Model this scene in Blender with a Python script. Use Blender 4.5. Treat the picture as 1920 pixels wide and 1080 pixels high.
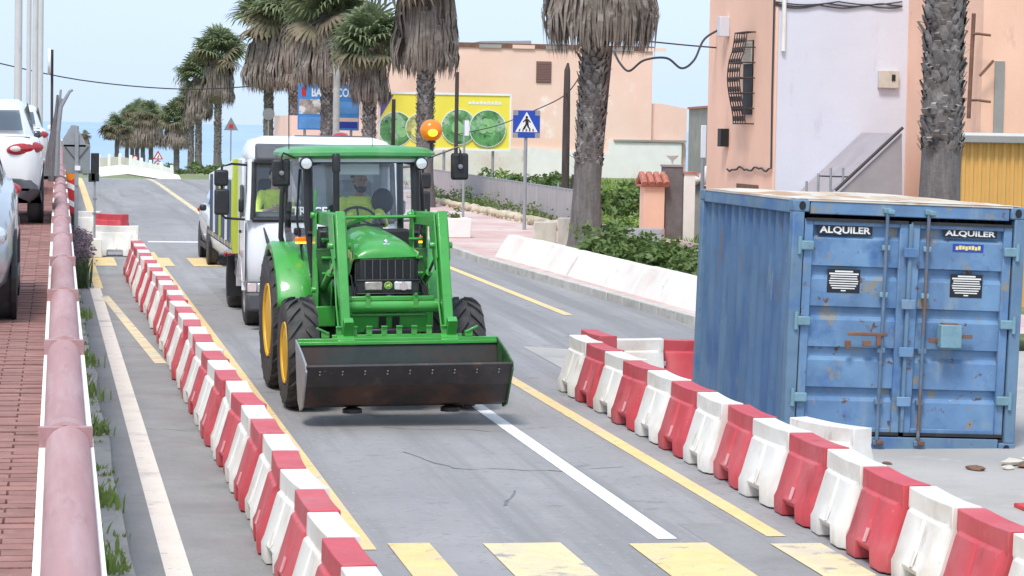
import bpy, bmesh, math, random
from mathutils import Vector, Matrix, Euler, noise
random.seed(7)
R = math.radians
for o in list(bpy.data.objects): bpy.data.objects.remove(o)
scene = bpy.context.scene
COL = scene.collection

# ------------------------------------------------------------------ camera
F = 4800.0                                   # focal length in pixels of a 1920 wide frame
psi, theta, rho = R(10.49), R(3.571), 0.017
CAM = Vector((0, 0, 3.2))
FW = Vector((math.sin(psi)*math.cos(theta), math.cos(psi)*math.cos(theta), -math.sin(theta)))
r0 = Vector((math.cos(psi), -math.sin(psi), 0)); u0 = r0.cross(FW)
RT = r0*math.cos(rho) + u0*math.sin(rho); UP = RT.cross(FW)
cd = bpy.data.cameras.new('camera'); cam = bpy.data.objects.new('camera', cd); COL.objects.link(cam)
cd.sensor_width = 36; cd.lens = 36*F/1920; cd.clip_start = 0.3; cd.clip_end = 60000
m = Matrix((RT, UP, -FW)).transposed().to_4x4(); m.translation = CAM
cam.matrix_world = m
scene.camera = cam
scene.render.resolution_x, scene.render.resolution_y = 1024, 576

# ------------------------------------------------------------------ sky, sun, exposure
SUN_EL, SUN_AZ = R(58), R(-150)              # high veiled sun behind the camera's left shoulder
w = bpy.data.worlds.new('World'); scene.world = w; w.use_nodes = True
nt = w.node_tree; nt.nodes.clear()
sky = nt.nodes.new('ShaderNodeTexSky'); sky.sky_type = 'NISHITA'; sky.sun_disc = False
sky.sun_elevation = SUN_EL; sky.sun_rotation = SUN_AZ; sky.dust_density = 3.0; sky.air_density = 1.0; sky.ozone_density = 1.5
mx = nt.nodes.new('ShaderNodeMix'); mx.data_type = 'RGBA'; mx.inputs[0].default_value = 0.80
mx.inputs[7].default_value = (5.2, 6.4, 8.2, 1)
tc = nt.nodes.new('ShaderNodeTexCoord'); mp = nt.nodes.new('ShaderNodeMapping'); mp.inputs[3].default_value = (1, 1, 4)
ns = nt.nodes.new('ShaderNodeTexNoise'); ns.inputs['Scale'].default_value = 1.3; ns.inputs['Detail'].default_value = 5
rp = nt.nodes.new('ShaderNodeMapRange'); rp.inputs[3].default_value = 0.93; rp.inputs[4].default_value = 1.07
ml = nt.nodes.new('ShaderNodeVectorMath'); ml.operation = 'SCALE'
bg = nt.nodes.new('ShaderNodeBackground'); bg.inputs[1].default_value = 0.085
wo = nt.nodes.new('ShaderNodeOutputWorld')
nt.links.new(tc.outputs['Generated'], mp.inputs[0]); nt.links.new(mp.outputs[0], ns.inputs['Vector'])
nt.links.new(ns.outputs[0], rp.inputs[0]); nt.links.new(sky.outputs[0], mx.inputs[6])
nt.links.new(mx.outputs[2], ml.inputs[0]); nt.links.new(rp.outputs[0], ml.inputs['Scale'])
nt.links.new(ml.outputs[0], bg.inputs[0]); nt.links.new(bg.outputs[0], wo.inputs[0])
sd = bpy.data.lights.new('sun', 'SUN'); sd.energy = 1.5; sd.angle = R(14); sd.color = (1.0, 0.965, 0.92)
so = bpy.data.objects.new('sun', sd); COL.objects.link(so)
sv = Vector((math.sin(SUN_AZ)*math.cos(SUN_EL), math.cos(SUN_AZ)*math.cos(SUN_EL), math.sin(SUN_EL)))
so.rotation_euler = sv.to_track_quat('Z', 'Y').to_euler(); so.location = (-20, -20, 60)
vs = scene.view_settings
vs.view_transform = 'Standard'; vs.look = 'None'; vs.gamma = 1; vs.use_curve_mapping = False; vs.exposure = 0.95

# ------------------------------------------------------------------ helpers
SL = 0.0078                                  # the road climbs gently to a crest
def sm(a, b, v):
    t = min(max((v-a)/(b-a), 0), 1); return t*t*(3-2*t)
def gz(x, y):                                # height of the carriageway and the apron by the container
    z = SL*y - 0.22*sm(6.1, 7.2, x)*(1-sm(28, 38, y))
    if y > 100:
        t = min(y-100, 40); z -= .00095*t*t
        if y > 140: z -= .076*(y-140)
    return z
def at(px, py, Y):                           # place of a feature of the photograph at distance Y along the road
    d = FW + RT*((px-960)/F) - UP*((py-540)/F)
    return CAM + d*(Y/d.y)

def tag(o, label=None, cat=None, group=None, kind=None):
    if label: o['label'] = label
    if cat: o['category'] = cat
    if group: o['group'] = group
    if kind: o['kind'] = kind
    return o
def thing(name, label, cat, loc=(0, 0, 0), rz=0, group=None, rx=0, ry=0):
    o = bpy.data.objects.new(name, None); COL.objects.link(o); o.empty_display_size = .1
    o.location = loc; o.rotation_euler = (rx, ry, rz)
    return tag(o, label, cat, group)
def copy_tree(o, parent=None):
    c = o.copy(); COL.objects.link(c)
    if parent is not None: c.parent = parent
    for ch in list(o.children): copy_tree(ch, c)
    return c

class MB:
    def __init__(s): s.v = []; s.f = []; s.mi = []; s.cur = 0
    def add(s, vs, fs):
        b = len(s.v); s.v += [tuple(p) for p in vs]
        for f in fs: s.f.append([b+i for i in f]); s.mi.append(s.cur)
        return s
    def box(s, c, d, rot=None, taper=1.0, tx=None, ty=None):
        x, y, z = d[0]/2, d[1]/2, d[2]/2; tx = taper if tx is None else tx; ty = taper if ty is None else ty
        P = [Vector((sx*x*(tx if sz > 0 else 1), sy*y*(ty if sz > 0 else 1), sz*z)) for sz in (-1, 1) for sx, sy in ((-1, -1), (1, -1), (1, 1), (-1, 1))]
        if rot is not None:
            M = Euler(rot).to_matrix(); P = [M @ p for p in P]
        c = Vector(c)
        return s.add([p+c for p in P], [(3, 2, 1, 0), (4, 5, 6, 7), (0, 1, 5, 4), (1, 2, 6, 5), (2, 3, 7, 6), (3, 0, 4, 7)])
    def tube(s, pts, r, n=8, cap=True):
        pts = [Vector(p) for p in pts]; k = len(pts)
        rs = r if isinstance(r, (list, tuple)) else [r]*k
        vs = []; up = None
        for i, p in enumerate(pts):
            d = (pts[min(i+1, k-1)]-pts[max(i-1, 0)]).normalized()
            if up is None: up = Vector((0, 0, 1)) if abs(d.z) < .9 else Vector((1, 0, 0))
            a = d.cross(up).normalized(); b = a.cross(d).normalized(); up = b
            for j in range(n):
                t = 2*math.pi*j/n; vs.append(p + (a*math.cos(t)+b*math.sin(t))*rs[i])
        fs = [(i*n+j, i*n+(j+1) % n, (i+1)*n+(j+1) % n, (i+1)*n+j) for i in range(k-1) for j in range(n)]
        if cap: fs += [tuple(range(n-1, -1, -1)), tuple((k-1)*n+j for j in range(n))]
        return s.add(vs, fs)
    def lathe(s, prof, c=(0, 0, 0), axis='z', n=24, closed=False):
        c = Vector(c); vs = []; k = len(prof)
        for (r, h) in prof:
            for j in range(n):
                t = 2*math.pi*j/n; a, b = r*math.cos(t), r*math.sin(t)
                vs.append(c + (Vector((a, b, h)) if axis == 'z' else Vector((h, a, b)) if axis == 'x' else Vector((b, h, a))))
        kk = k if closed else k-1
        fs = [(i*n+j, i*n+(j+1) % n, ((i+1) % k)*n+(j+1) % n, ((i+1) % k)*n+j) for i in range(kk) for j in range(n)]
        if not closed:
            if prof[0][0] > 1e-5: fs.append(tuple(range(n-1, -1, -1)))
            if prof[-1][0] > 1e-5: fs.append(tuple((k-1)*n+j for j in range(n)))
        return s.add(vs, fs)
    def prism(s, poly, a, b, axis='x'):       # poly in the two other axes, extruded from a to b
        def P(u, v, t): return (t, u, v) if axis == 'x' else (u, t, v) if axis == 'y' else (u, v, t)
        n = len(poly)
        vs = [P(u, v, a) for u, v in poly]+[P(u, v, b) for u, v in poly]
        fs = [tuple(range(n-1, -1, -1)), tuple(range(n, 2*n))]+[(i, (i+1) % n, n+(i+1) % n, n+i) for i in range(n)]
        return s.add(vs, fs)
    def ell(s, c, r, n=12, k=8, rot=None):
        c = Vector(c); r = (r, r, r) if not isinstance(r, (tuple, list)) else r
        M = Euler(rot).to_matrix() if rot else Matrix.Identity(3)
        vs = [c + M @ Vector((0, 0, -r[2]))]
        for i in range(1, k):
            p = math.pi*i/k
            for j in range(n):
                t = 2*math.pi*j/n
                vs.append(c + M @ Vector((r[0]*math.sin(p)*math.cos(t), r[1]*math.sin(p)*math.sin(t), -r[2]*math.cos(p))))
        vs.append(c + M @ Vector((0, 0, r[2]))); L = len(vs)-1
        fs = [(0, 1+(j+1) % n, 1+j) for j in range(n)]
        for i in range(k-2): fs += [(1+i*n+j, 1+i*n+(j+1) % n, 1+(i+1)*n+(j+1) % n, 1+(i+1)*n+j) for j in range(n)]
        fs += [(L, 1+(k-2)*n+j, 1+(k-2)*n+(j+1) % n) for j in range(n)]
        return s.add(vs, fs)
    def quad(s, a, b, c, d): return s.add([a, b, c, d], [(0, 1, 2, 3)])
    def mesh(s, name, mats, smooth=False, fix=True):
        me = bpy.data.meshes.new(name); me.from_pydata(s.v, [], s.f)
        for mt in (mats if isinstance(mats, (list, tuple)) else [mats]): me.materials.append(mt)
        if any(s.mi): me.polygons.foreach_set('material_index', s.mi)
        if fix:
            bm = bmesh.new(); bm.from_mesh(me); bmesh.ops.recalc_face_normals(bm, faces=bm.faces); bm.to_mesh(me); bm.free()
        if smooth: me.polygons.foreach_set('use_smooth', [True]*len(me.polygons))
        me.update(); return me
    def build(s, name, mats, parent=None, smooth=False, bevel=0, seg=2, fix=True, auto=None):
        me = s.mesh(name, mats, smooth, fix)
        return link(name, me, parent, bevel, seg, auto if auto is not None else smooth)
def link(name, me, parent=None, bevel=0, seg=2, auto=False):
    o = bpy.data.objects.new(name, me); COL.objects.link(o)
    if parent is not None: o.parent = parent
    if bevel:
        b = o.modifiers.new('bevel', 'BEVEL'); b.width = bevel; b.segments = seg; b.limit_method = 'ANGLE'; b.angle_limit = R(40)
        me.polygons.foreach_set('use_smooth', [True]*len(me.polygons)); auto = True
        b.harden_normals = False
    if auto:
        try: me.set_sharp_from_angle(angle=R(38))
        except Exception: pass
    return o

# ------------------------------------------------------------------ materials
def mat(name, col, rough=.6, metal=0, var=.12, scale=3, bump=0, bscale=40, layers=(), spec=.5, coat=0, emit=None, stretch=None, alpha=None, transl=0):
    """principled with a noise-varied base; layers = [(colour, noise scale, low, high, stretch)] of wear and dirt"""
    M = bpy.data.materials.new(name); M.use_nodes = True; n = M.node_tree; L = n.links
    p = n.nodes['Principled BSDF']; p.inputs['Roughness'].default_value = rough; p.inputs['Metallic'].default_value = metal
    p.inputs['Specular IOR Level'].default_value = spec; p.inputs['Coat Weight'].default_value = coat
    t = n.nodes.new('ShaderNodeTexCoord'); oi = n.nodes.new('ShaderNodeObjectInfo')
    va = n.nodes.new('ShaderNodeVectorMath'); va.operation = 'MULTIPLY_ADD'; va.inputs[1].default_value = (53, 37, 71)
    L.new(oi.outputs['Random'], va.inputs[0]); L.new(t.outputs['Object'], va.inputs[2])
    def nz(sc, st=None, det=6):
        q = n.nodes.new('ShaderNodeTexNoise'); q.inputs['Scale'].default_value = sc; q.inputs['Detail'].default_value = det; q.inputs['Roughness'].default_value = .62
        if st:
            mp = n.nodes.new('ShaderNodeMapping'); mp.inputs[3].default_value = st
            L.new(va.outputs[0], mp.inputs[0]); L.new(mp.outputs[0], q.inputs['Vector'])
        else: L.new(va.outputs[0], q.inputs['Vector'])
        return q.outputs[0]
    def mixc(fac, a, b):
        x = n.nodes.new('ShaderNodeMix'); x.data_type = 'RGBA'
        for i, v in ((6, a), (7, b)):
            if isinstance(v, tuple): x.inputs[i].default_value = v
            else: L.new(v, x.inputs[i])
        L.new(fac, x.inputs[0]); return x.outputs[2]
    def ramp(s, lo, hi):
        x = n.nodes.new('ShaderNodeMapRange'); x.inputs[1].default_value = lo; x.inputs[2].default_value = hi; L.new(s, x.inputs[0]); return x.outputs[0]
    c4 = lambda c, k=1: (min(c[0]*k, 1), min(c[1]*k, 1), min(c[2]*k, 1), 1)
    out = mixc(ramp(nz(scale, stretch), .3, .7), c4(col, 1-var), c4(col, 1+var))
    for ly in layers:
        out = mixc(ramp(nz(ly[1], ly[4] if len(ly) > 4 else None), ly[2], ly[3]), out, c4(ly[0]))
    L.new(out, p.inputs['Base Color'])
    if var > 0:
        rr = n.nodes.new('ShaderNodeMapRange'); rr.inputs[3].default_value = max(rough-.08, .03); rr.inputs[4].default_value = min(rough+.1, 1)
        L.new(nz(scale*2.3), rr.inputs[0]); L.new(rr.outputs[0], p.inputs['Roughness'])
    if bump:
        b = n.nodes.new('ShaderNodeBump'); b.inputs['Strength'].default_value = min(bump, 1); b.inputs['Distance'].default_value = .02
        L.new(nz(bscale), b.inputs['Height']); L.new(b.outputs[0], p.inputs['Normal'])
    if emit: p.inputs['Emission Color'].default_value = c4(emit[0]); p.inputs['Emission Strength'].default_value = emit[1]
    if transl:
        tr = n.nodes.new('ShaderNodeBsdfTranslucent'); L.new(out, tr.inputs[0])
        ms = n.nodes.new('ShaderNodeMixShader'); ms.inputs[0].default_value = transl
        L.new(p.outputs[0], ms.inputs[1]); L.new(tr.outputs[0], ms.inputs[2]); L.new(ms.outputs[0], n.nodes['Material Output'].inputs[0])
    return M
def glass(name, tint=(.75, .82, .84), refl=.22, rough=.02):
    M = bpy.data.materials.new(name); M.use_nodes = True; n = M.node_tree; n.nodes.clear(); L = n.links
    o = n.nodes.new('ShaderNodeOutputMaterial'); tr = n.nodes.new('ShaderNodeBsdfTransparent'); gl = n.nodes.new('ShaderNodeBsdfGlossy')
    tr.inputs[0].default_value = (*tint, 1); gl.inputs['Roughness'].default_value = rough; gl.inputs[0].default_value = (.9, .95, 1, 1)
    fr = n.nodes.new('ShaderNodeLayerWeight'); fr.inputs[0].default_value = .35
    a = n.nodes.new('ShaderNodeMapRange'); a.inputs[3].default_value = refl*.45; a.inputs[4].default_value = min(1, refl*3)
    t = n.nodes.new('ShaderNodeTexCoord'); q = n.nodes.new('ShaderNodeTexNoise'); q.inputs['Scale'].default_value = 6
    k = n.nodes.new('ShaderNodeMapRange'); k.inputs[3].default_value = rough; k.inputs[4].default_value = rough+.05
    L.new(t.outputs['Object'], q.inputs['Vector']); L.new(q.outputs[0], k.inputs[0]); L.new(k.outputs[0], gl.inputs['Roughness'])
    ms = n.nodes.new('ShaderNodeMixShader'); L.new(fr.outputs['Fresnel'], a.inputs[0]); L.new(a.outputs[0], ms.inputs[0])
    L.new(tr.outputs[0], ms.inputs[1]); L.new(gl.outputs[0], ms.inputs[2]); L.new(ms.outputs[0], o.inputs[0])
    return M
RUST = (.16, .075, .04); DUST = (.36, .32, .27)
M = {}
M['asphalt'] = mat('asphalt', (.315, .303, .298), .9, var=.10, scale=.8, bump=.35, bscale=120,
    layers=[((.235, .232, .238), .22, .46, .68, (1, .35, 1)), ((.37, .362, .36), .55, .54, .74, (2.2, .16, 1)), ((.235, .228, .225), .9, .52, .68, (2.6, .10, 1)), ((.235, .228, .226), .45, .54, .68, (3.2, .07, 1)), ((.20, .197, .20), 2.2, .62, .72), ((.25, .247, .25), 11, .56, .68), ((.36, .355, .35), 17, .60, .70), ((.20, .20, .21), 55, .60, .72), ((.42, .415, .41), 70, .62, .74)])
M['asphalt_old'] = mat('asphalt_old', (.28, .27, .26), .95, var=.13, scale=1.6, bump=.5, bscale=90,
    layers=[((.33, .325, .315), .7, .5, .7, (1, .3, 1)), ((.18, .18, .18), 48, .58, .72), ((.21, .21, .21), 3, .62, .75)])
M['apron'] = mat('apron', (.42, .392, .36), .95, var=.12, scale=1.2, bump=.4, bscale=60,
    layers=[((.32, .31, .30), .6, .5, .7), ((.48, .46, .43), 2.0, .6, .75), ((.26, .25, .24), 40, .62, .74)])
M['yellow_paint'] = mat('yellow_paint', (.80, .57, .25), .8, var=.08, scale=5, bump=.2, bscale=120, layers=[((.66, .55, .38), 1.6, .48, .70), ((.34, .33, .30), 7, .60, .69), ((.28, .28, .28), 60, .60, .68)])
M['yellow_pale'] = mat('yellow_pale', (.74, .60, .35), .8, var=.08, scale=5, bump=.2, bscale=120, layers=[((.55, .5, .4), 1.3, .48, .70), ((.32, .31, .31), 3.5, .56, .66), ((.28, .28, .28), 50, .60, .70)])
M['white_paint'] = mat('white_paint', (.82, .82, .80), .8, var=.05, scale=6, layers=[((.45, .45, .44), 5, .60, .74), ((.28, .28, .28), 60, .64, .72)])
M['cream_paint'] = mat('cream_paint', (.78, .68, .58), .85, var=.06, scale=3, layers=[((.52, .47, .42), 2.2, .55, .75), ((.26, .26, .25), 14, .64, .72), ((.26, .26, .25), 60, .63, .72)])
M['gutter'] = mat('gutter', (.45, .42, .375), .95, var=.15, scale=2.2, bump=.6, bscale=60, layers=[((.31, .295, .27), 1.4, .5, .7, (1, .4, 1)), ((.50, .485, .46), 6, .58, .72), ((.20, .19, .175), 24, .62, .72)])
M['soil'] = mat('soil', (.15, .13, .09), 1, var=.3, scale=1.5, bump=.8, bscale=30, layers=[((.10, .13, .045), .6, .45, .6), ((.25, .22, .16), 2.5, .58, .7)])
M['grass_ground'] = mat('grass_ground', (.20, .235, .10), 1, var=.3, scale=1.1, bump=.9, bscale=25, layers=[((.30, .27, .16), .45, .5, .68), ((.12, .18, .05), 3, .52, .7)])
M['terrace'] = mat('terrace_mortar', (.20, .12, .10), .95, var=.2, scale=4, bump=.4)
M['brick'] = mat('brick_paver', (.31, .155, .13), .9, var=.24, scale=1.4, bump=.4, bscale=70, layers=[((.22, .11, .095), 3.3, .5, .7), ((.40, .26, .21), 9, .60, .75)])
M['pink_paving'] = mat('pink_paving', (.56, .38, .34), .9, var=.10, scale=1.2, bump=.2, layers=[((.66, .55, .51), .22, .46, .62), ((.44, .28, .25), 1.5, .56, .72), ((.35, .27, .25), 9, .66, .74)])
M['kerb'] = mat('kerb_concrete', (.52, .49, .44), .9, var=.12, scale=3, bump=.35, layers=[((.33, .30, .26), 4, .52, .7), ((.66, .63, .58), 1, .55, .7)])
M['sea'] = mat('sea', (.22, .36, .53), .3, var=.08, scale=.02, bump=.5, bscale=.25, layers=[((.28, .42, .58), .004, .45, .65, (1, .2, 1))])
M['coping'] = mat('coping_clay', (.40, .225, .22), .6, var=.08, scale=3, stretch=(4, .35, 4), bump=.06, bscale=160, layers=[((.47, .32, .32), 2, .46, .72, (4, .3, 4)), ((.31, .16, .15), 2.5, .60, .76, (4, .5, 4)), ((.56, .48, .46), 30, .69, .74)])
M['white_wall'] = mat('whitewash', (.84, .83, .79), .9, var=.05, scale=2, bump=.2, layers=[((.68, .64, .56), 1.3, .56, .75, (1, 1, .3)), ((.50, .46, .40), 6, .68, .78)])
M['planter_wall'] = mat('planter_white', (.78, .745, .69), .9, var=.06, scale=1, bump=.3, layers=[((.68, .56, .48), .8, .50, .74), ((.52, .45, .39), 3, .60, .76, (1, 1, .25)), ((.42, .37, .32), 9, .66, .74)])
M['beige_wall'] = mat('beige_concrete', (.60, .55, .46), .9, var=.1, scale=2, bump=.3, layers=[((.42, .38, .31), 1.6, .52, .72, (1, 1, .4))])
M['stone'] = mat('field_stone', (.56, .47, .34), .95, var=.22, scale=3, bump=.9, bscale=14, layers=[((.36, .33, .22), 2, .5, .7)])
M['green'] = mat('tractor_green', (.045, .33, .045), .38, var=.14, scale=3, coat=.35, layers=[((.085, .36, .075), 2, .5, .75), ((.05, .24, .04), 5, .6, .75), ((.17, .30, .13), 9, .64, .8), ((.16, .14, .08), 18, .71, .78)])
M['green_roof'] = mat('tractor_roof_green', (.07, .30, .09), .42, var=.08, scale=2, coat=.2, layers=[((.20, .40, .20), 2.5, .5, .8)])
M['green_dark'] = mat('oily_green', (.03, .12, .03), .6, var=.3, scale=6, layers=[((.02, .022, .015), 4, .5, .65), ((.07, .06, .04), 10, .6, .75)])
M['rim_yellow'] = mat('rim_yellow', (.75, .42, .02), .45, var=.08, scale=4, layers=[((.45, .28, .05), 6, .58, .75)])
M['tyre'] = mat('tyre_rubber', (.045, .043, .044), .85, var=.2, scale=6, bump=.25, bscale=40, layers=[((.10, .094, .09), 3, .46, .72), ((.07, .065, .062), 14, .5, .7)])
M['black'] = mat('black_plastic', (.02, .02, .022), .5, var=.25, scale=6, layers=[((.05, .048, .045), 5, .55, .8)])
M['black_metal'] = mat('black_metal', (.018, .018, .019), .42, var=.2, scale=5, layers=[((.06, .05, .045), 8, .62, .78)])
M['grey_plastic'] = mat('grey_plastic', (.085, .088, .095), .6, var=.14, scale=4, layers=[((.14, .135, .13), 6, .56, .78)])
M['bucket'] = mat('bucket_steel', (.026, .02, .019), .5, metal=.1, var=.25, scale=3, bump=.15, bscale=25, layers=[((.075, .036, .022), 1.5, .44, .60, (1, 1, 1.4)), ((.11, .055, .033), 4.0, .58, .74), ((.025, .02, .02), 2.4, .55, .7), ((.10, .095, .09), 12, .71, .77)])
M['bucket_in'] = mat('bucket_inside', (.018, .03, .027), .65, var=.35, scale=4, layers=[((.045, .026, .02), 2, .48, .66), ((.12, .12, .115), 11, .70, .78)])
M['edge_steel'] = mat('cutting_edge', (.05, .043, .043), .45, metal=.3, var=.25, scale=5, layers=[((.13, .08, .06), 5, .58, .75), ((.2, .19, .19), 14, .66, .76)])
M['steel'] = mat('worn_steel', (.32, .33, .34), .4, metal=.8, var=.15, scale=5)
M['galv'] = mat('galvanised', (.38, .39, .40), .5, metal=.5, var=.12, scale=5, layers=[((.25, .24, .23), 5, .58, .78)])
M['chrome'] = mat('chrome', (.8, .82, .84), .12, metal=1, var=.03, scale=5)
M['lamp_lens'] = mat('lamp_lens', (.78, .80, .82), .12, metal=.55, var=.22, scale=28, coat=1)
M['lens_dull'] = mat('lamp_lens_dull', (.42, .38, .34), .3, metal=.3, var=.25, scale=20, coat=1)
M['amber'] = mat('amber_lens', (.95, .33, .01), .2, var=.08, scale=14, coat=1, transl=.35)
M['amber_lit'] = mat('amber_lit', (1, .55, .02), .2, var=.04, scale=10, emit=((1, .42, .02), 1.6))
M['red_lens'] = mat('red_lens', (.38, .012, .015), .15, var=.2, scale=20, coat=1)
M['pink_lens'] = mat('clear_red_lens', (.72, .60, .58), .15, var=.1, scale=20, coat=1)
M['glass'] = glass('window_glass', (.96, .985, .99), .10)
M['glass_dark'] = glass('dark_glass', (.10, .12, .13), .30)
M['glass_car'] = glass('car_glass', (.16, .18, .19), .34)
M['truck_white'] = mat('truck_white', (.80, .82, .84), .3, var=.03, scale=2, coat=.5, layers=[((.62, .62, .60), 2.4, .60, .85, (1, 1, .5))])
M['car_white'] = mat('car_white', (.82, .82, .80), .25, var=.02, scale=2, coat=.8)
M['car_silver'] = mat('car_silver', (.50, .51, .53), .3, metal=.7, var=.04, scale=2, coat=.8)
M['car_dark'] = mat('car_dark', (.06, .065, .07), .25, metal=.3, var=.05, scale=2, coat=.8)
M['lime'] = mat('lime_paint', (.52, .60, .07), .5, var=.08, scale=3, layers=[((.40, .42, .10), 3, .56, .75)])
M['blue_tarp'] = mat('blue_load', (.035, .075, .14), .6, var=.3, scale=4, layers=[((.30, .33, .36), 2.5, .58, .68, (1, 1, .3))])
M['barrier_red'] = mat('barrier_red_plastic', (.56, .07, .085), .48, var=.09, scale=3, spec=.4, layers=[((.56, .14, .15), 1.8, .46, .72), ((.34, .045, .05), 4, .58, .76, (1, 1, .5)), ((.52, .27, .25), 20, .64, .74)])
M['barrier_white'] = mat('barrier_white_plastic', (.80, .775, .72), .5, var=.05, scale=2.5, spec=.4, layers=[((.66, .60, .52), 2.2, .48, .70), ((.46, .40, .33), 5, .60, .76, (1, 1, .4)), ((.48, .40, .32), 22, .66, .74)])
M['slot_red'] = mat('slot_pale', (.70, .42, .42), .5, var=.1, scale=8)
M['container_blue'] = mat('container_blue', (.115, .215, .37), .55, var=.24, scale=1.6, bump=.06, bscale=30,
    layers=[((.17, .31, .48), .9, .44, .64), ((.06, .15, .33), 2.3, .53, .70), ((.24, .32, .37), 3.2, .56, .74, (1, 1, .35)), ((.27, .24, .17), 4.2, .575, .67), ((.13, .065, .04), 8, .62, .68), ((.40, .42, .42), 13, .70, .75)])
M['container_side'] = mat('container_side_blue', (.085, .165, .29), .6, var=.18, scale=2, layers=[((.14, .23, .33), 1.5, .5, .7, (1, 1, .2)), ((.05, .12, .27), 2.5, .52, .7, (1, 1, .3)), ((.19, .125, .085), 4.5, .60, .68, (1, 1, .16)), ((.24, .27, .28), 8, .62, .72, (1, 1, .2))])
M['container_frame'] = mat('container_frame_blue', (.13, .22, .32), .6, var=.16, scale=3, layers=[((.07, .16, .34), 2.5, .5, .66), ((.26, .22, .17), 5, .62, .72), ((.12, .06, .04), 9, .68, .74)])
M['container_roof'] = mat('container_roof', (.62, .56, .47), .8, var=.1, scale=1.5, layers=[((.44, .28, .17), 1.3, .48, .64, (1, .35, 1)), ((.34, .42, .46), 2.3, .6, .72, (1, .5, 1)), ((.75, .73, .68), 3, .58, .7)])
M['rod'] = mat('rusty_rod', (.11, .17, .25), .65, var=.25, scale=4, layers=[((.15, .10, .08), 2.2, .50, .60, (1, 1, .6)), ((.2, .24, .28), 5, .60, .72)])
M['hinge'] = mat('hinge_pale_blue', (.17, .30, .36), .6, var=.2, scale=6, layers=[((.26, .22, .15), 9, .6, .72)])
M['rusty'] = mat('rusty_iron', (.20, .10, .065), .8, var=.3, scale=5, bump=.3)
M['sticker_black'] = mat('sticker_black', (.012, .012, .02), .4, var=.1, scale=8)
M['sticker_white'] = mat('sticker_white', (.80, .79, .74), .5, var=.08, scale=9)
M['sticker_yellow'] = mat('sticker_yellow', (.78, .70, .20), .5, var=.1, scale=12)
M['sticker_blue'] = mat('sticker_blue', (.03, .05, .38), .5, var=.1, scale=8)
M['peach'] = mat('peach_render', (.90, .61, .485), .9, var=.05, scale=.6, bump=.25, bscale=18, layers=[((.90, .67, .55), .25, .45, .7), ((.84, .50, .39), .8, .60, .78, (1, 1, .5)), ((.52, .40, .34), 1.3, .69, .75), ((.95, .80, .70), .6, .60, .68)])
M['orange_wall'] = mat('orange_render', (.92, .575, .42), .9, var=.05, scale=.7, bump=.2, bscale=18, layers=[((.84, .52, .37), .5, .5, .75, (1, 1, .4)), ((.62, .38, .28), 1.8, .62, .76, (1, 1, .3)), ((.48, .33, .27), 5, .70, .78)])
M['lilac'] = mat('lilac_render', (.69, .70, .77), .9, var=.04, scale=.8, bump=.25, bscale=10, layers=[((.68, .69, .78), 1.2, .5, .75, (.4, 1, 1.5)), ((.55, .55, .60), 2.2, .60, .76, (1, 1, .3)), ((.48, .48, .52), 5, .68, .78)])
M['grey_render'] = mat('grey_render', (.33, .32, .30), .95, var=.12, scale=1, bump=.3, layers=[((.43, .41, .38), .7, .5, .7, (.3, 1, 2))])
M['slate'] = mat('slate_pillar', (.17, .155, .155), .85, var=.2, scale=4, bump=.5, bscale=12)
M['rooftile'] = mat('roof_tile', (.47, .17, .12), .8, var=.2, scale=4, layers=[((.58, .28, .21), 6, .5, .7)])
M['sheet_fence'] = mat('sheet_fence', (.40, .365, .36), .7, var=.06, scale=2, layers=[((.46, .43, .42), .8, .5, .7, (1, 1, .3))])
M['ochre'] = mat('ochre_sheet', (.72, .41, .115), .6, var=.06, scale=1, layers=[((.64, .36, .10), 1.5, .5, .7, (1, 1, .2))])
M['navy'] = mat('navy_paint', (.04, .05, .20), .5, var=.1, scale=4)
M['wood_dark'] = mat('weathered_pole', (.075, .055, .05), .95, var=.3, scale=3, bump=.6, bscale=20, stretch=(4, 4, .5))
M['pole_white'] = mat('pole_pale_grey', (.60, .60, .57), .6, var=.06, scale=2, layers=[((.42, .38, .33), 3, .62, .78, (1, 1, .3))])
M['shutter'] = mat('brown_shutter', (.22, .12, .10), .7, var=.1, scale=6)
M['iron'] = mat('dark_iron', (.055, .04, .038), .7, var=.2, scale=6, layers=[((.16, .09, .06), 9, .6, .72)])
M['cable'] = mat('cable', (.05, .05, .055), .7, var=.1)
M['stair'] = mat('stair_slab', (.36, .33, .35), .9, var=.1, scale=2)
M['trunk'] = mat('palm_trunk', (.15, .13, .12), .95, var=.28, scale=3, bump=1, bscale=14, stretch=(5, 5, .7), layers=[((.22, .195, .185), 2.6, .5, .72, (3, 3, .5)), ((.09, .07, .06), 5, .6, .75, (4, 4, .4))])
M['boot'] = mat('palm_leaf_base', (.23, .195, .175), .95, var=.4, scale=7, layers=[((.42, .385, .36), 4, .5, .62), ((.07, .05, .048), 5, .55, .66)])
M['dead'] = mat('dead_frond', (.25, .20, .165), .95, var=.38, scale=1.6, transl=.12, layers=[((.36, .31, .265), 2.6, .5, .68), ((.13, .095, .08), 3.4, .55, .72)])
M['frond'] = mat('palm_frond', (.18, .225, .11), .6, var=.32, scale=1.5, transl=.3, layers=[((.24, .29, .13), 1.2, .48, .68), ((.24, .20, .14), 1.9, .55, .7), ((.11, .135, .09), 2.5, .60, .74)])
M['frond_old'] = mat('old_palm_frond', (.23, .185, .12), .8, var=.3, scale=2, transl=.2, layers=[((.10, .13, .05), 1.4, .5, .66)])
M['leaf'] = mat('shrub_leaf', (.115, .18, .045), .6, var=.35, scale=3, transl=.2, layers=[((.16, .21, .06), 1.6, .5, .7)])
M['leaf_dark'] = mat('dark_leaf', (.05, .085, .03), .6, var=.3, scale=3, transl=.15)
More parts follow.
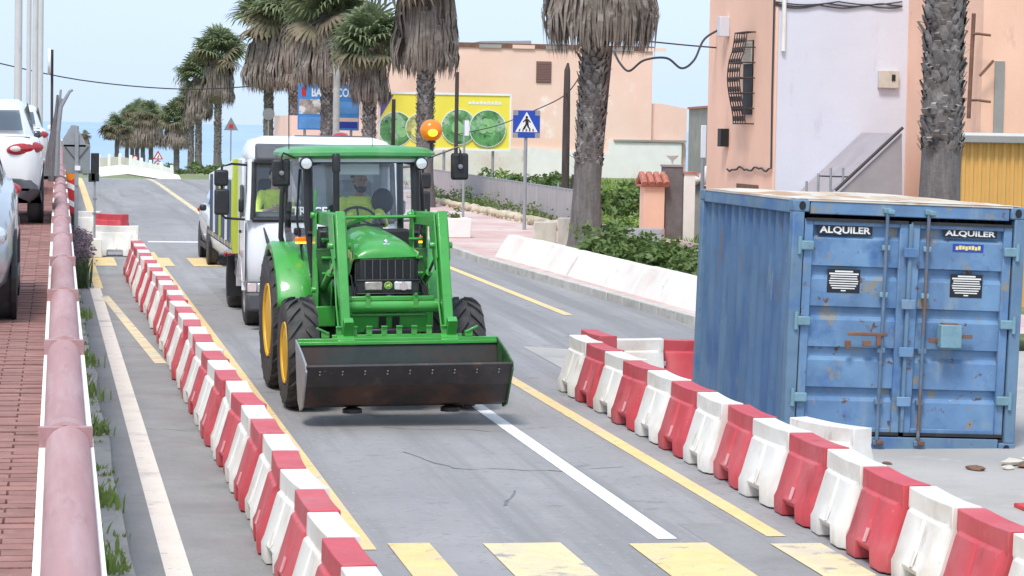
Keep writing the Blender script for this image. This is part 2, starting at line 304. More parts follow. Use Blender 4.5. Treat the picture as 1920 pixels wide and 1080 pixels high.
M['leaf_bright'] = mat('bright_leaf', (.22, .32, .07), .6, var=.3, scale=2, transl=.25)
M['twig'] = mat('twig', (.13, .09, .06), .9, var=.2)
M['purple'] = mat('dry_flower', (.20, .14, .18), .9, var=.3, scale=6)
M['skin'] = mat('skin_brown', (.28, .155, .105), .5, var=.06, scale=8)
M['skin_pale'] = mat('skin_light', (.55, .36, .28), .5, var=.06, scale=8)
M['hair'] = mat('dark_hair', (.02, .016, .014), .7, var=.2, scale=30)
M['hivis'] = mat('hivis_yellow', (.74, .92, .12), .7, var=.08, scale=6)
M['trouser'] = mat('dark_trousers', (.03, .035, .05), .8, var=.15, scale=6)
M['cloth_dark'] = mat('seat_cloth', (.07, .075, .085), .9, var=.15, scale=10)
M['headliner'] = mat('headliner', (.58, .60, .60), .9, var=.05)
M['maskcloth'] = mat('pale_mask', (.62, .66, .70), .8, var=.05)
M['sign_blue'] = mat('sign_blue', (.02, .075, .42), .4, var=.05, scale=4)
M['sign_white'] = mat('sign_white', (.82, .82, .82), .4, var=.04, scale=4)
M['sign_red'] = mat('sign_red', (.60, .03, .03), .4, var=.06, scale=4)
M['sign_grey'] = mat('sign_back_grey', (.27, .285, .285), .6, metal=.3, var=.1, scale=4)
M['sign_black'] = mat('sign_black', (.012, .012, .012), .5, var=.1)
M['orange_plastic'] = mat('orange_lamp', (.90, .28, .02), .35, var=.1, scale=9, transl=.2)
M['bb_blue'] = mat('billboard_blue', (.06, .26, .62), .6, var=.12, scale=.6)
M['bb_lightblue'] = mat('billboard_lightblue', (.13, .34, .70), .6, var=.25, scale=1.2)
M['bb_yellow'] = mat('billboard_yellow', (.88, .74, .08), .6, var=.06, scale=.5)
M['bb_white'] = mat('billboard_white', (.85, .85, .83), .6, var=.05, scale=1)
M['bb_green'] = mat('picture_greens', (.10, .28, .09), .6, var=.6, scale=2.2, layers=[((.35, .52, .33), 1.8, .5, .6), ((.03, .08, .04), 3.2, .56, .64)])
M['bb_pale'] = mat('picture_yellow_greens', (.48, .47, .16), .6, var=.4, scale=3, stretch=(1, 1, 3), layers=[((.20, .26, .10), 2.5, .54, .64)])
M['bb_lightgreen'] = mat('picture_green_fruit', (.27, .52, .22), .5, var=.2, scale=3)
M['bb_photo'] = mat('picture_meat', (.36, .30, .27), .6, var=.5, scale=3, layers=[((.75, .72, .68), 2.4, .5, .58)])
M['bb_purple'] = mat('billboard_purple', (.16, .10, .34), .6, var=.1)

# ================================================================== THE SETTING
def frange(a, b, n): return [a+(b-a)*i/n for i in range(n+1)]
def sheet(name, xs, ys, zf, mt, parent=None, kind='structure', xf=None):
    b = MB(); nx, ny = len(xs), len(ys)
    vs = []
    for y in ys:
        for x in xs:
            X = xf(x, y) if xf else x
            vs.append((X, y, zf(X, y)))
    fs = [(j*nx+i, j*nx+i+1, (j+1)*nx+i+1, (j+1)*nx+i) for j in range(ny-1) for i in range(nx-1)]
    b.add(vs, fs); o = b.build(name, mt, parent, smooth=True, fix=False)
    if kind and parent is None: o['kind'] = kind
    return o
def land(x, y):
    if y < 112: z = gz(x, min(y, 100)) - .30 + (SL*(y-100) if y > 100 else 0)
    elif y < 150: z = .57 - .67*sm(112, 150, y)
    else: z = -.10 - .0165*(y-150)
    if x < -14: z += .0
    if y > 375: z -= (y-375)*.4
    if x > 16 and y < 150: z += .25*sm(16, 22, x)
    return z
YS = frange(-60, 20, 8)+frange(24, 60, 12)[0:]+frange(66, 160, 24)+frange(170, 430, 26)
ground = sheet('ground', [-220, -120, -60, -30, -14, 0, 5, 6.1, 6.6, 7.2, 9, 12, 16, 19, 22, 30, 45, 70, 110, 170, 260], YS, land, M['grass_ground'])
sea = MB(); sea.quad((-20000, 300, -14), (22000, 300, -14), (24000, 42000, -14), (-22000, 42000, -14))
sea = sea.build('sea', M['sea'], fix=False); sea['kind'] = 'structure'

KP = [(-10, 10.4), (31, 10.0), (37.7, 9.63), (52.3, 8.93), (60, 8.9), (140, 8.9)]
def kx(y):
    for (a, xa), (b, xb) in zip(KP, KP[1:]):
        if y <= b: return xa+(xb-xa)*max(0, (y-a))/(b-a)
    return KP[-1][1]
RYS = frange(-10, 26, 18)+frange(28, 100, 36)+frange(102, 150, 24)
road = sheet('road', [0, .2, .4, .5, .54, .565, .575, .585, .595, .605, .62, .64, .66, .69, .72, .78, .84, .9, 1.0], RYS, gz, M['asphalt'], xf=lambda t, y: .55+(kx(y)+.25-.55)*t)
# the old lane strip behind the barriers on the left
def strip(name, x0, x1, y0, y1, mt, parent, dz=.004, n=None, x0b=None, x1b=None):
    n = n or max(1, int((y1-y0)/2)); b = MB(); vs = []
    for i in range(n+1):
        t = i/n; y = y0+(y1-y0)*t
        a = x0+((x0b-x0)*t if x0b is not None else 0); c = x1+((x1b-x1)*t if x1b is not None else 0)
        vs += [(a, y, gz(a, y)+dz), (c, y, gz(c, y)+dz)]
    b.add(vs, [(2*i, 2*i+1, 2*i+3, 2*i+2) for i in range(n)])
    return b.build(name, mt, parent, fix=False)
strip('worn_lane', .56, 1.95, -6, 49, M['asphalt_old'], road, .0022)
strip('edge_line', .855, 1.035, 4, 44.2, M['cream_paint'], road, .0048)
strip('edge_line', .93, 1.08, 44.2, 56, M['yellow_paint'], road, .0048)
strip('edge_line', 1.30, 1.52, 66, 114, M['yellow_paint'], road, .0048, x0b=1.55, x1b=1.78)
strip('diagonal_line', 1.00, 1.13, 42.5, 31.5, M['yellow_pale'], road, .0068, n=4, x0b=1.40, x1b=1.55)
strip('lane_line', 2.15, 2.41, 18.2, 55, M['yellow_paint'], road, .0048)
strip('lane_line', 5.43, 5.58, 18.55, 36, M['yellow_paint'], road, .0048)
strip('centre_line', 4.57, 4.72, 18.5, 64, M['white_paint'], road, .0048)
strip('centre_line', 4.50, 4.68, 66, 114, M['yellow_pale'], road, .0048)
strip('edge_line', 8.05, 8.20, 39, 64, M['yellow_paint'], road, .0048, x0b=7.95, x1b=8.1)
for a, c, mt in ((2.52, 2.83, 'yellow_paint'), (3.22, 3.80, 'yellow_pale'), (4.30, 4.90, 'yellow_paint'), (5.36, 5.75, 'yellow_pale')):
    strip('crossing_bar', a, c, 13.5, 18.45-.08*(a-2.5), M[mt], road, .0068)
for a, c in ((1.02, 1.50), (2.30, 2.62), (2.98, 3.55), (4.2, 4.75), (5.4, 5.95), (6.6, 7.15)):
    strip('crossing_bar', a, c, 50.3, 53.0, M['yellow_paint'], road, .0068)
strip('stop_line', 2.45, 4.5, 58.9, 59.35, M['white_paint'], road, .0048, n=1)
strip('patch', 1.10, 1.52, 11, 15.6, M['apron'], road, .0036, n=3)
strip('patch', 2.9, 4.4, 40.5, 47, M['asphalt_old'], road, .0022, n=3)
strip('patch', 4.9, 5.35, 8, 19.2, M['asphalt_old'], road, .0022, n=5)
# cracks and tar seams that one can see in the surface
CR = random.Random(3)
def crack(pts, wd):
    b = MB(); P = []
    for i in range(len(pts)-1):
        for k in range(6):
            t = k/6; P.append((pts[i][0]+(pts[i+1][0]-pts[i][0])*t+CR.uniform(-.03, .03), pts[i][1]+(pts[i+1][1]-pts[i][1])*t+CR.uniform(-.06, .06)))
    vs = []
    for i, (x, y) in enumerate(P):
        w_ = wd*CR.uniform(.3, 1); vs += [(x-w_, y, gz(x, y)+.0034), (x+w_, y+w_*2, gz(x, y)+.0034)]
    b.add(vs, [(2*i, 2*i+1, 2*i+3, 2*i+2) for i in range(len(P)-1)]); b.build('crack', M['tar'], road, fix=False)
M['tar'] = mat('tar_crack', (.17, .17, .17), .9, var=.2)
crack([(3.35, 23.4), (3.62, 22.3), (4.6, 22.1), (5.3, 22.3)], .012)
crack([(3.7, 20.2), (4.0, 21.2)], .02)
crack([(3.4, 25.2), (4.4, 24.9), (5.4, 25.3)], .008)
crack([(.9, 25.3), (1.5, 25.0), (1.9, 25.3)], .012); crack([(.62, 34), (1.3, 33.6), (1.7, 34)], .015)
# verge between wall and road
def wallx(y): return .042+.0069*y
gutter = sheet('verge', [.0, .25, .5, .75, 1.0], frange(-6, 112, 59), lambda x, y: SL*y+.03-.02*(y > 100), M['gutter'], xf=lambda t, y: wallx(y)+.1+(.64+.03*math.sin(y*1.7)+.02*math.sin(y*5.3)-wallx(y)-.1)*t if y < 70 else wallx(y)+.1+(max(.9, wallx(y)+.3)-wallx(y)-.1)*t)
apron = sheet('apron', frange(6.45, 30, 24), frange(-8, 34, 21), lambda x, y: gz(x, y)+.004 if x < 10 else gz(10, y)+.004, M['apron'])
paving = sheet('pavement', [0, .1, .4, 1], frange(34.2, 118, 42), lambda x, y: gz(9, max(y, 38))+.125 if y < 100 else SL*y*.0+gz(9, y)+.125, M['pink_paving'], xf=lambda t, y: kx(y)+.16+t*(15-kx(y)))
# kerb stones along the pavement, one object each
kb = MB(); kb.box((0, 0, .02), (.16, .985, .22)); kme = kb.mesh('kerb_stone', M['kerb'])
y = 34.6; i = 0
kerb = thing('kerb', None, None, (0, 0, 0)); kerb['kind'] = 'structure'
while y < 100:
    o = link('kerb_stone', kme, kerb, bevel=.015 if y < 60 else 0)
    o.location = (kx(y)+.08, y, gz(9, max(y, 38))+.012); o.rotation_euler = (0, 0, -math.atan2(kx(y+.5)-kx(y-.5), 1)); y += 1.0

# terrace with brick paving on the left, above the road
def tz(y): return SL*y+1.6
terrace = MB(); vs = []
ty = frange(-8, 96, 26)
for yy in ty:
    vs += [(-14, yy, tz(yy)-.035), (wallx(yy)-.10, yy, tz(yy)-.035), (-14, yy, tz(yy)-3), (wallx(yy)-.10, yy, SL*yy-.4)]
n_ = len(ty)
fs = [(4*i, 4*i+1, 4*i+5, 4*i+4) for i in range(n_-1)]+[(4*i+2, 4*i, 4*i+4, 4*i+6) for i in range(n_-1)]+[(4*(n_-1), 4*(n_-1)+1, 4*(n_-1)+3, 4*(n_-1)+2)]
terrace.add(vs, fs); terrace = terrace.build('terrace', M['terrace'], fix=False); terrace['kind'] = 'structure'
bb = MB(); bb.box((0, 0, 0), (.228, .108, .06)); bme = bb.mesh('brick', M['brick'])
far = MB(); cnt = 0; yy = 7.6; row = 0
BR = random.Random(11)
while yy < 60:
    for k in range(3 if yy < 19 else 5):
        x = wallx(yy)-.237-.238*k+(.119 if row % 2 else 0)
        dz = BR.uniform(-.004, .004)
        if cnt < 300 and yy < 19:
            o = link('brick', bme, terrace); o.location = (x, yy, tz(yy)-.03+dz+.002); o.rotation_euler = (BR.uniform(-.012, .012), BR.uniform(-.012, .012), BR.uniform(-.02, .02)); cnt += 1
        else: far.box((x, yy, tz(yy)-.03+dz+.002), (.228, .108, .06), (0, 0, BR.uniform(-.02, .02)))
    yy += .118; row += 1
for yy2 in frange(7.6, 19, 96):
    for k in range(3, 6): far.box((wallx(yy2)-.28-.238*k, yy2, tz(yy2)-.03+BR.uniform(-.004, .004)), (.228, .112, .06))
fo = far.build('brick_field', M['brick'], terrace); fo['kind'] = 'stuff'

# ------------------------------------------------------------------ retaining wall with half-pipe coping
wallT = thing('retaining_wall', 'long white retaining wall capped with dusty red half-round coping pipes', 'wall')
wb = MB(); vs = []
wy = frange(-4, 96, 25)
HW = .113
for yy in wy:
    c = wallx(yy)
    for s_, zz in ((-HW, SL*yy-.2), (-HW, SL*yy+1.755), (HW, SL*yy+1.755), (HW, SL*yy-.2)): vs.append((c+s_, yy, zz))
wb.add(vs, [(4*i+a, 4*i+a+1, 4*i+a+5, 4*i+a+4) for i in range(len(wy)-1) for a in range(3)]+[(0, 1, 2, 3), tuple(4*(len(wy)-1)+k for k in (3, 2, 1, 0))])
wb.build('wall_body', M['white_wall'], wallT)
seg = 3.95
cb = MB(); n = 14
prof = [(.088, 0), (.092, .03), (.093, seg-.12), (.099, seg-.11), (.103, seg-.015), (.099, seg+.012)]
vs = []
for r_, yy in prof:
    for j in range(n+1):
        t = math.pi*j/n; vs.append((-r_*math.cos(t), yy, -.012+r_*math.sin(t)*.98))
cb.add(vs, [(i*(n+1)+j, i*(n+1)+j+1, (i+1)*(n+1)+j+1, (i+1)*(n+1)+j) for i in range(len(prof)-1) for j in range(n)])
cme = cb.mesh('coping_pipe', M['coping'], True)
collar = MB(); vs = []
for r_, yy in ((.094, -.15), (.110, -.145), (.113, -.02), (.107, .0), (.092, .0)):
    for j in range(n+1):
        t = math.pi*j/n; vs.append((-r_*math.cos(t), yy, -.012+r_*math.sin(t)*.98))
collar.add(vs, [(i*(n+1)+j, i*(n+1)+j+1, (i+1)*(n+1)+j+1, (i+1)*(n+1)+j) for i in range(4) for j in range(n)])
come = collar.mesh('collar', M['coping'], True)
jb = MB(); jb.box((0, 0, 0), (.224, .03, .10)); jme = jb.mesh('joint_block', M['coping'])
y0 = 10.95-seg*3
while y0 < 88:
    o = link('coping_pipe', cme, wallT, auto=True); o.location = (wallx(y0)+BR.uniform(-.004, .004), y0, SL*y0+1.765); o.rotation_euler = (SL, 0, -.0067+BR.uniform(-.001, .001))
    c = link('collar', come, o, auto=True); c.location = (0, 0.0, 0)
    c = link('joint_block', jme, o, bevel=.004); c.location = (0, -.165, .028)
    y0 += seg

# weeds along the foot of the wall
wd = MB(); WR = random.Random(5)
def blades(b, x, y, z, n, h, spread, lean=.5, wd_=.006):
    for _ in range(n):
        a = WR.uniform(0, 6.28); hh = h*WR.uniform(.4, 1); l = WR.uniform(0, lean)*hh
        px, py = x+WR.gauss(0, spread), y+WR.gauss(0, spread)
        dx, dy = math.cos(a), math.sin(a); w_ = wd_*WR.uniform(.6, 1.4)
        p = Vector((px, py, z)); q = p+Vector((dx*l*.4, dy*l*.4, hh*.6)); t = p+Vector((dx*l, dy*l, hh)); s = Vector((-dy, dx, 0))*w_
        b.add([p-s, p+s, q+s*1.2, q-s*1.2, t], [(0, 1, 2, 3), (3, 2, 4)])
for k in range(34):
    yy = WR.uniform(12, 58); blades(wd, wallx(yy)+WR.uniform(.20, .30), yy, SL*yy+.02, 12, .11, .05, .8, .008)
for k in range(40):
    yy = WR.uniform(12, 40); blades(wd, .60+WR.uniform(-.05, .04), yy, SL*yy+.01, 7, .07, .03, .9, .007)
for yy in (17.5, 20.5, 25, 28, 31.2, 38): 
    for _ in range(5): blades(wd, wallx(yy)+.24+WR.uniform(0, .1), yy+WR.uniform(-.5, .5), SL*yy, 14, .20, .07, .9, .010)
wo_ = wd.build('verge_weeds', M['leaf_bright'], fix=False); tag(wo_, 'small green weeds growing along the foot of the retaining wall', 'weeds', kind='stuff')

# ================================================================== WATER-FILLED BARRIERS
def barrier_mesh(name, mt, L=.95):
    b = MB()
    st = [-L/2, -L/2+.03, -L/2+.075, -.17, -.155, -.035, -.02, .02, .035, .155, .17, L/2-.075, L/2-.03, L/2]
    prof = [(0.100, .635), (.103, .500), (.130, .478), (.216, .185), (.240, .135), (.236, .010)]
    k = len(prof)*2; vs = []
    for y in st:
        e = abs(y) > L/2-.05; notch = abs(y) < .16; groove = abs(y) < .03
        ins = .034 if e else 0
        zs = -.012*(1-(2*y/L)**2)
        half = []
        for i, (x, z) in enumerate(prof):
            xx = x-(ins if i >= 2 else 0); zz = z
            if i < 2: zz += zs
            if i == 5 and notch: zz = .100; xx = .205
            if i == 4 and notch: zz = .148
            if groove and i == 3: xx -= .03; 
            if groove and i == 2: xx -= .012
            half.append((xx, zz))
        for x, z in half: vs.append((x, y, z))
        for x, z in reversed(half): vs.append((-x, y, z))
    fs = [(i*k+j, i*k+(j+1) % k, (i+1)*k+(j+1) % k, (i+1)*k+j) for i in range(len(st)-1) for j in range(k)]
    fs += [tuple(range(k-1, -1, -1)), tuple((len(st)-1)*k+j for j in range(k))]
    b.add(vs, fs)
    b.box((0, L/2+.015, .43), (.10, .06, .06)); b.box((0, -L/2-.01, .33), (.10, .06, .06))
    return b.mesh(name, mt)
bar = {}
for c, mt in (('red', 'barrier_red'), ('white', 'barrier_white')): bar[c] = barrier_mesh('water_barrier', M[mt])
sb = MB(); sb.box((0, 0, 0), (.010, .05, .11)); slot_w = sb.mesh('slot', M['barrier_white']); sb2 = MB(); sb2.box((0, 0, 0), (.010, .045, .10)); slot_r = sb2.mesh('slot', M['slot_red'])
VB = random.Random(21)
def barrier(c, x, y, rz, label, group, z=None, caps=True):
    o = link('water_barrier', bar[c], None, bevel=.007, seg=2)
    o.location = (x, y, gz(x, y) if z is None else z); o.rotation_euler = (0, 0, rz)
    tag(o, label, 'barrier', group)
    for s in (-1, 1):
        q = link('slot', slot_r if c == 'red' else slot_w, o); q.location = (s*.222, -.03, .215); q.rotation_euler = (0, s*-.29, 0)
    return o
y = 47.4; i = 0
while y > 8.5:
    c = 'white' if i % 2 else 'red'
    barrier(c, 1.785+.02*math.sin(y*.4)+VB.uniform(-.014, .014), y, VB.uniform(-.05, .05), '%s water-filled barrier in the long row between the old lane and the tractor lane' % c, '%s barriers in the long row beside the retaining wall lane' % c)
    y -= .965; i += 1
y = 28.1; i = 0
while y > 11:
    c = 'red' if i % 2 else 'white'
    barrier(c, 6.05+VB.uniform(-.015, .015)+.01*math.sin(y), y, VB.uniform(-.05, .05), '%s water-filled barrier in the row between the tractor lane and the blue container' % c, '%s barriers in the row by the blue container' % c)
    y -= .975; i += 1
barrier('red', 6.56, 29.7, R(2), 'red barrier set askew, tucked behind the end of the row by the container', 'barriers set crosswise behind the row')
barrier('white', 6.92, 29.95, R(88), 'white barrier set crosswise at the end of the row beside the container', 'barriers set crosswise behind the row')
barrier('red', 7.88, 30.15, R(91), 'red barrier set crosswise, half hidden behind the blue container', 'barriers set crosswise behind the row')
barrier('white', 7.02, 22.05, R(20), 'lone white barrier standing between the row and the blue container doors', None)
barrier('white', 1.55, 53.6, R(86), 'white barrier turned across the closed lane beside the temporary traffic light', 'barriers closing the old lane')
barrier('white', .95, 60.6, R(75), 'white barrier behind the traffic light base, farthest of the barriers closing the lane', 'barriers closing the old lane')
barrier('red', 1.62, 59.2, R(40), 'red barrier end showing behind the white crosswise barrier', 'barriers closing the old lane')

# traffic cone and rubble at the right
t = thing('traffic_cone', 'red and white traffic cone by the blue container', 'cone', (8.62, 21.0, gz(8.6, 21)+.004))
b = MB(); b.box((0, 0, .02), (.36, .36, .04)); b.build('base', M['sign_red'], t, bevel=.01)
b = MB(); b.lathe([(.14, .04), (.12, .14)]); b.build('lower_band', M['sign_red'], t, True)
b = MB(); b.lathe([(.12, .14), (.085, .34)]); b.build('white_band', M['sign_white'], t, True)
b = MB(); b.lathe([(.085, .34), (.03, .62), (.001, .63)]); b.build('tip', M['sign_red'], t, True)
RU = random.Random(9)
for k, (x, y, s) in enumerate(((9.45, 23.8, .16), (9.62, 23.6, .20), (9.3, 23.5, .09), (8.95, 23.45, .11), (9.75, 23.95, .13), (8.2, 23.9, .06))):
    b = MB(); b.ell((0, 0, s*.16), (s*1.1, s*.7, s*.22), 7, 5)
    b.v = [tuple(Vector(p)*(1+RU.uniform(-.2, .2))) for p in b.v]
    o = b.build('rubble', M['rusty'] if k % 2 else M['beige_wall']); o.location = (x, y, gz(x, y)+.004); o.rotation_euler = (0, 0, RU.uniform(0, 3))
    tag(o, ['pale', 'rust brown'][k % 2]+' lump of rubble on the ground in front of the container', 'rubble', 'rubble beside the container')

# ================================================================== BLUE CONTAINER
CW, CH, CL = 2.48, 2.56, 4.0
ct = thing('shipping_container', 'weathered blue shipping container with double doors, stickers and rusty locking rods', 'container', (7.46, 25.01, -.03), R(-1), None, 0, .025)
b = MB()
# corrugated sides
def corr_side(x, s):
    b = MB(); n = 12; y0, y1 = .14, CL-.14; p = (y1-y0)/n; vs = []; prof = []
    for i in range(n):
        a = y0+i*p; prof += [(a, 0), (a+p*.25, 0), (a+p*.45, .036), (a+p*.75, .036), (a+p*.95, 0)]
    prof.append((y1, 0))
    for y, d in prof: vs += [(x+s*d, y, .16), (x+s*d, y, CH-.14)]
    b.add(vs, [(2*i, 2*i+2, 2*i+3, 2*i+1) for i in range(len(prof)-1)])
    return b
corr_side(.05, 1).build('side_panel', M['container_side'], ct, fix=False)
corr_side(CW-.05, -1).build('side_panel', M['container_side'], ct, fix=False)
b = MB(); b.box((CW/2, CL-.06, CH/2), (CW-.2, .05, CH-.3)); b.build('rear_panel', M['container_side'], ct)
b = MB(); b.box((CW/2, CL/2, .10), (CW-.1, CL-.1, .10)); b.build('floor', M['rusty'], ct)
for x in (.06, CW-.06):
    b = MB(); b.box((x, .07, CH/2), (.12, .14, CH-.24)); b.build('corner_post', M['container_frame'], ct, bevel=.012)
    b = MB(); b.box((x, CL-.07, CH/2), (.12, .14, CH-.24)); b.build('corner_post', M['container_frame'], ct, bevel=.012)
    b = MB(); b.box((x+(-.0 if x < 1 else .0), CL/2, CH-.075), (.10, CL-.3, .13)); b.build('top_rail', M['container_frame'], ct, bevel=.01)
    b = MB(); b.box((x, CL/2, .09), (.10, CL-.3, .15)); b.build('bottom_rail', M['container_frame'], ct, bevel=.01)
    for yy in (.089, CL-.089):
        for zz in (.06, CH-.06):
            b = MB(); b.box((x+(.022 if x < 1 else -.022), yy, zz), (.176, .184, .125)); c_ = b.build('corner_casting', M['container_frame'], ct, bevel=.015)
            if yy < 1:
                q = MB(); q.lathe([(.034, -.006), (.034, .004)], (x+(.03 if x < 1 else -.03), yy-.094, zz), 'y', 14); q.v = [(p[0], p[1], (p[2]-zz)*1.35+zz) for p in q.v]; q.build('lifting_hole', M['sign_black'], c_)
b = MB(); b.box((CW/2, .07, CH-.075), (CW-.36, .12, .13)); b.build('door_header', M['container_blue'], ct, bevel=.01)
b = MB(); b.box((CW/2, .07, .085), (CW-.36, .13, .15)); b.build('door_sill', M['container_frame'], ct, bevel=.01)
b = MB(); nR = 18
vs = []
for i in range(nR+1):
    y = .02+(CL-.04)*i/nR; dz = .016*(i % 2)
    for j in range(9): vs.append((.03+(CW-.06)*j/8, y, CH+.012+dz*(0 < j < 8)+.015*math.sin(j*1.3)*math.sin(i*.9)*(0 < j < 8)))
b.add(vs, [(i*9+j, i*9+j+1, (i+1)*9+j+1, (i+1)*9+j) for i in range(nR) for j in range(8)])
b.box((CW/2, .03, CH-.002), (CW-.30, .06, .016)); b.box((CW/2, CL-.03, CH-.002), (CW-.30, .06, .016)); b.box((.035, CL/2, CH-.002), (.06, CL-.35, .016)); b.box((CW-.035, CL/2, CH-.002), (.06, CL-.35, .016))
b.build('roof', M['container_roof'], ct, fix=False)
b = MB(); b.box((CW/2, CL-.16, CH-.5), (CW-.3, .02, .8)); b.build('inner_lining', M['container_side'], ct)
def door(x0, x1):
    d = MB(); z0, z1 = .20, CH-.19
    # panel pressed into five horizontal fields: a dark step under a bright ledge
    ys = []; n = 5; p = (z1-z0-.10)/n; prof = [(.06, z0), (.06, z0+.05)]
    for i in range(n):
        a = z0+.05+i*p; prof += [(.050, a), (.050, a+p*.64), (.096, a+p*.74), (.096, a+p*.95), (.050, a+p*.985)]
    prof += [(.055, z1-.04), (.055, z1)]
    vs = []
    for yy, zz in prof: vs += [(x0+.09, yy, zz), (x1-.09, yy, zz)]
    d.add(vs, [(2*i, 2*i+1, 2*i+3, 2*i+2) for i in range(len(prof)-1)])
    D = d.build('door', M['container_blue'], ct, fix=False)
    f = MB()
    for xx in (x0+.05, x1-.05): f.box((xx, .06, (z0+z1)/2), (.09, .07, z1-z0))
    f.box(((x0+x1)/2, .06, z0+.025), (x1-x0-.19, .066, .05)); f.box(((x0+x1)/2, .06, z1-.03), (x1-x0-.19, .066, .06))
    f.build('door_frame', M['container_blue'], D, bevel=.008)
    for zz in (z1-.005, z0-.008):
        g = MB(); g.box(((x0+x1)/2, .018, zz), (x1-x0-.03, .03, .032)); g.build('door_seal', M['black'], D)
    return D
mid = CW/2+.01
D1 = door(.128, mid-.012); D2 = door(mid+.012, CW-.128)
b = MB(); b.box((mid, .008, CH/2), (.04, .05, CH-.42)); b.build('centre_seal', M['container_frame'], D2, bevel=.008)
def rod(x, D, handle_z, side, rusty=True):
    b = MB(); b.tube([(x, -.012, .13), (x, -.012, CH-.10)], .019, 10); r_ = b.build('locking_rod', M['rod'], D, True)
    for z in (.10, .52, 1.05, 1.62, 2.10, CH-.08):
        b = MB(); b.box((x, .002, z), (.085, .05, .055)); b.build('rod_bracket', M['hinge'] if z > 1.5 else M['rod'], r_, bevel=.008)
    for z in (.105, CH-.09):
        b = MB(); b.box((x+.03, -.03, z), (.07, .05, .045)); b.build('cam', M['rusty'] if z < 1 else M['hinge'], r_, bevel=.008)
    return r_
ra = rod(mid-.26, D1, 1.25, -1)
rb = rod(mid+.18, D2, 1.25, 1)
b = MB(); b.box((mid-.42, -.04, 1.215), (.42, .022, .035)); b.box((mid-.30, -.035, 1.16), (.05, .03, .12)); b.build('door_handle', M['rusty'], D1, bevel=.006)
b = MB(); b.box((mid-.62, -.03, 1.10), (.06, .03, .09)); b.box((mid-.42, -.03, 1.12), (.09, .03, .06)); b.build('handle_catch', M['rusty'], D1, bevel=.006)
b = MB(); b.box((mid+.44, -.07, 1.22), (.23, .16, .24), None, 1.0, .96, .85); lb = b.build('lock_box', M['hinge'], D2, bevel=.012)
b = MB(); b.box((mid+.44, -.06, 1.345), (.17, .10, .02)); b.build('lock_box_lid', M['rusty'], lb, bevel=.004)
b = MB(); b.box((mid+.29, -.03, 1.17), (.10, .03, .05)); b.build('hasp', M['rusty'], D2, bevel=.005)
b = MB(); b.box((mid+.62, -.03, 1.22), (.16, .03, .04)); b.build('hasp', M['rusty'], D2, bevel=.005)
for z in (2.08, 1.55, 1.06, .55):
    b = MB(); b.box((mid, -.028, z-.02), (.15, .03, .10)); b.build('seam_plate', M['container_blue'], D2, bevel=.008)
for x, D in ((.15, D1), (CW-.15, D2)):
    for z in (2.10, 1.35, .56) if x > 1 else (2.10, 1.33, .55):
        b = MB(); b.box((x, .0, z), (.155, .05, .095)); h = b.build('hinge', M['hinge'], D, bevel=.012)
        b = MB(); b.tube([(x-(.07 if x < 1 else -.07), -.012, z-.09), (x-(.07 if x < 1 else -.07), -.012, z+.09)], .021, 8); b.build('hinge_pin', M['hinge'], h, True)

def text(name, s, size, mt, parent, loc, rot=(R(90), 0, 0), bold=.012, sx=1.0, ext=.0015, align='CENTER', maxw=None):
    cu = bpy.data.curves.new(name, 'FONT'); cu.body = s; cu.size = size; cu.align_x = align; cu.align_y = 'CENTER'; cu.offset = bold*size; cu.extrude = ext; cu.resolution_u = 3
    o = bpy.data.objects.new(name, cu); COL.objects.link(o)
    dg = bpy.context.evaluated_depsgraph_get(); me = bpy.data.meshes.new_from_object(o.evaluated_get(dg))
    bpy.data.objects.remove(o); bpy.data.curves.remove(cu)
    k = sx
    if maxw:
        xs = [v.co.x for v in me.vertices]; k = maxw/(max(xs)-min(xs))
    for v in me.vertices: v.co.x *= k
    me.materials.clear(); me.materials.append(mt); me.name = name
    q = link(name, me, parent); q.location = loc; q.rotation_euler = rot
    return q
def plate(name, x, z, w_, h_, mt, parent, y=-.012, t=.006):
    b = MB(); b.box((x, y, z), (w_, t, h_)); return b.build(name, mt, parent)
s1 = plate('rental_sticker', .565, 2.265, .58, .098, M['sticker_black'], D1, .049)
text('lettering', 'ALQUILER', .092, M['sticker_white'], s1, (.565, .045, 2.262), bold=.03, maxw=.54)
s2 = plate('rental_sticker', 1.90, 2.275, .58, .085, M['sticker_black'], D2, .049)
text('lettering', 'ALQUILER', .075, M['sticker_white'], s2, (1.90, .045, 2.272), bold=.03, maxw=.54)
s3 = plate('name_sticker', 1.885, 2.125, .33, .082, M['sticker_blue'], D2, .049)
b = MB()
for k in range(8): b.box((1.885-.12+k*.034, .0445, 2.125+(.004 if k % 3 else -.003)), (.027, .003, .036+.006*(k % 2)))
b.build('lettering_marks', M['sticker_yellow'], s3)
for x, zc, D in ((.575, 1.745, D1), (1.885, 1.735, D2)):
    s4 = plate('notice', x, zc, .345, .24, M['sticker_black'], D, .049)
    b = MB()
    for k, wv in enumerate((.19, .31, .28, .29, .31, .30, .27, .24, .05)): b.box((x, .0445, zc+.098-k*.0245), (wv, .003, .0115 if k > 1 else .016))
    b.build('notice_lines', M['sticker_white'], s4)

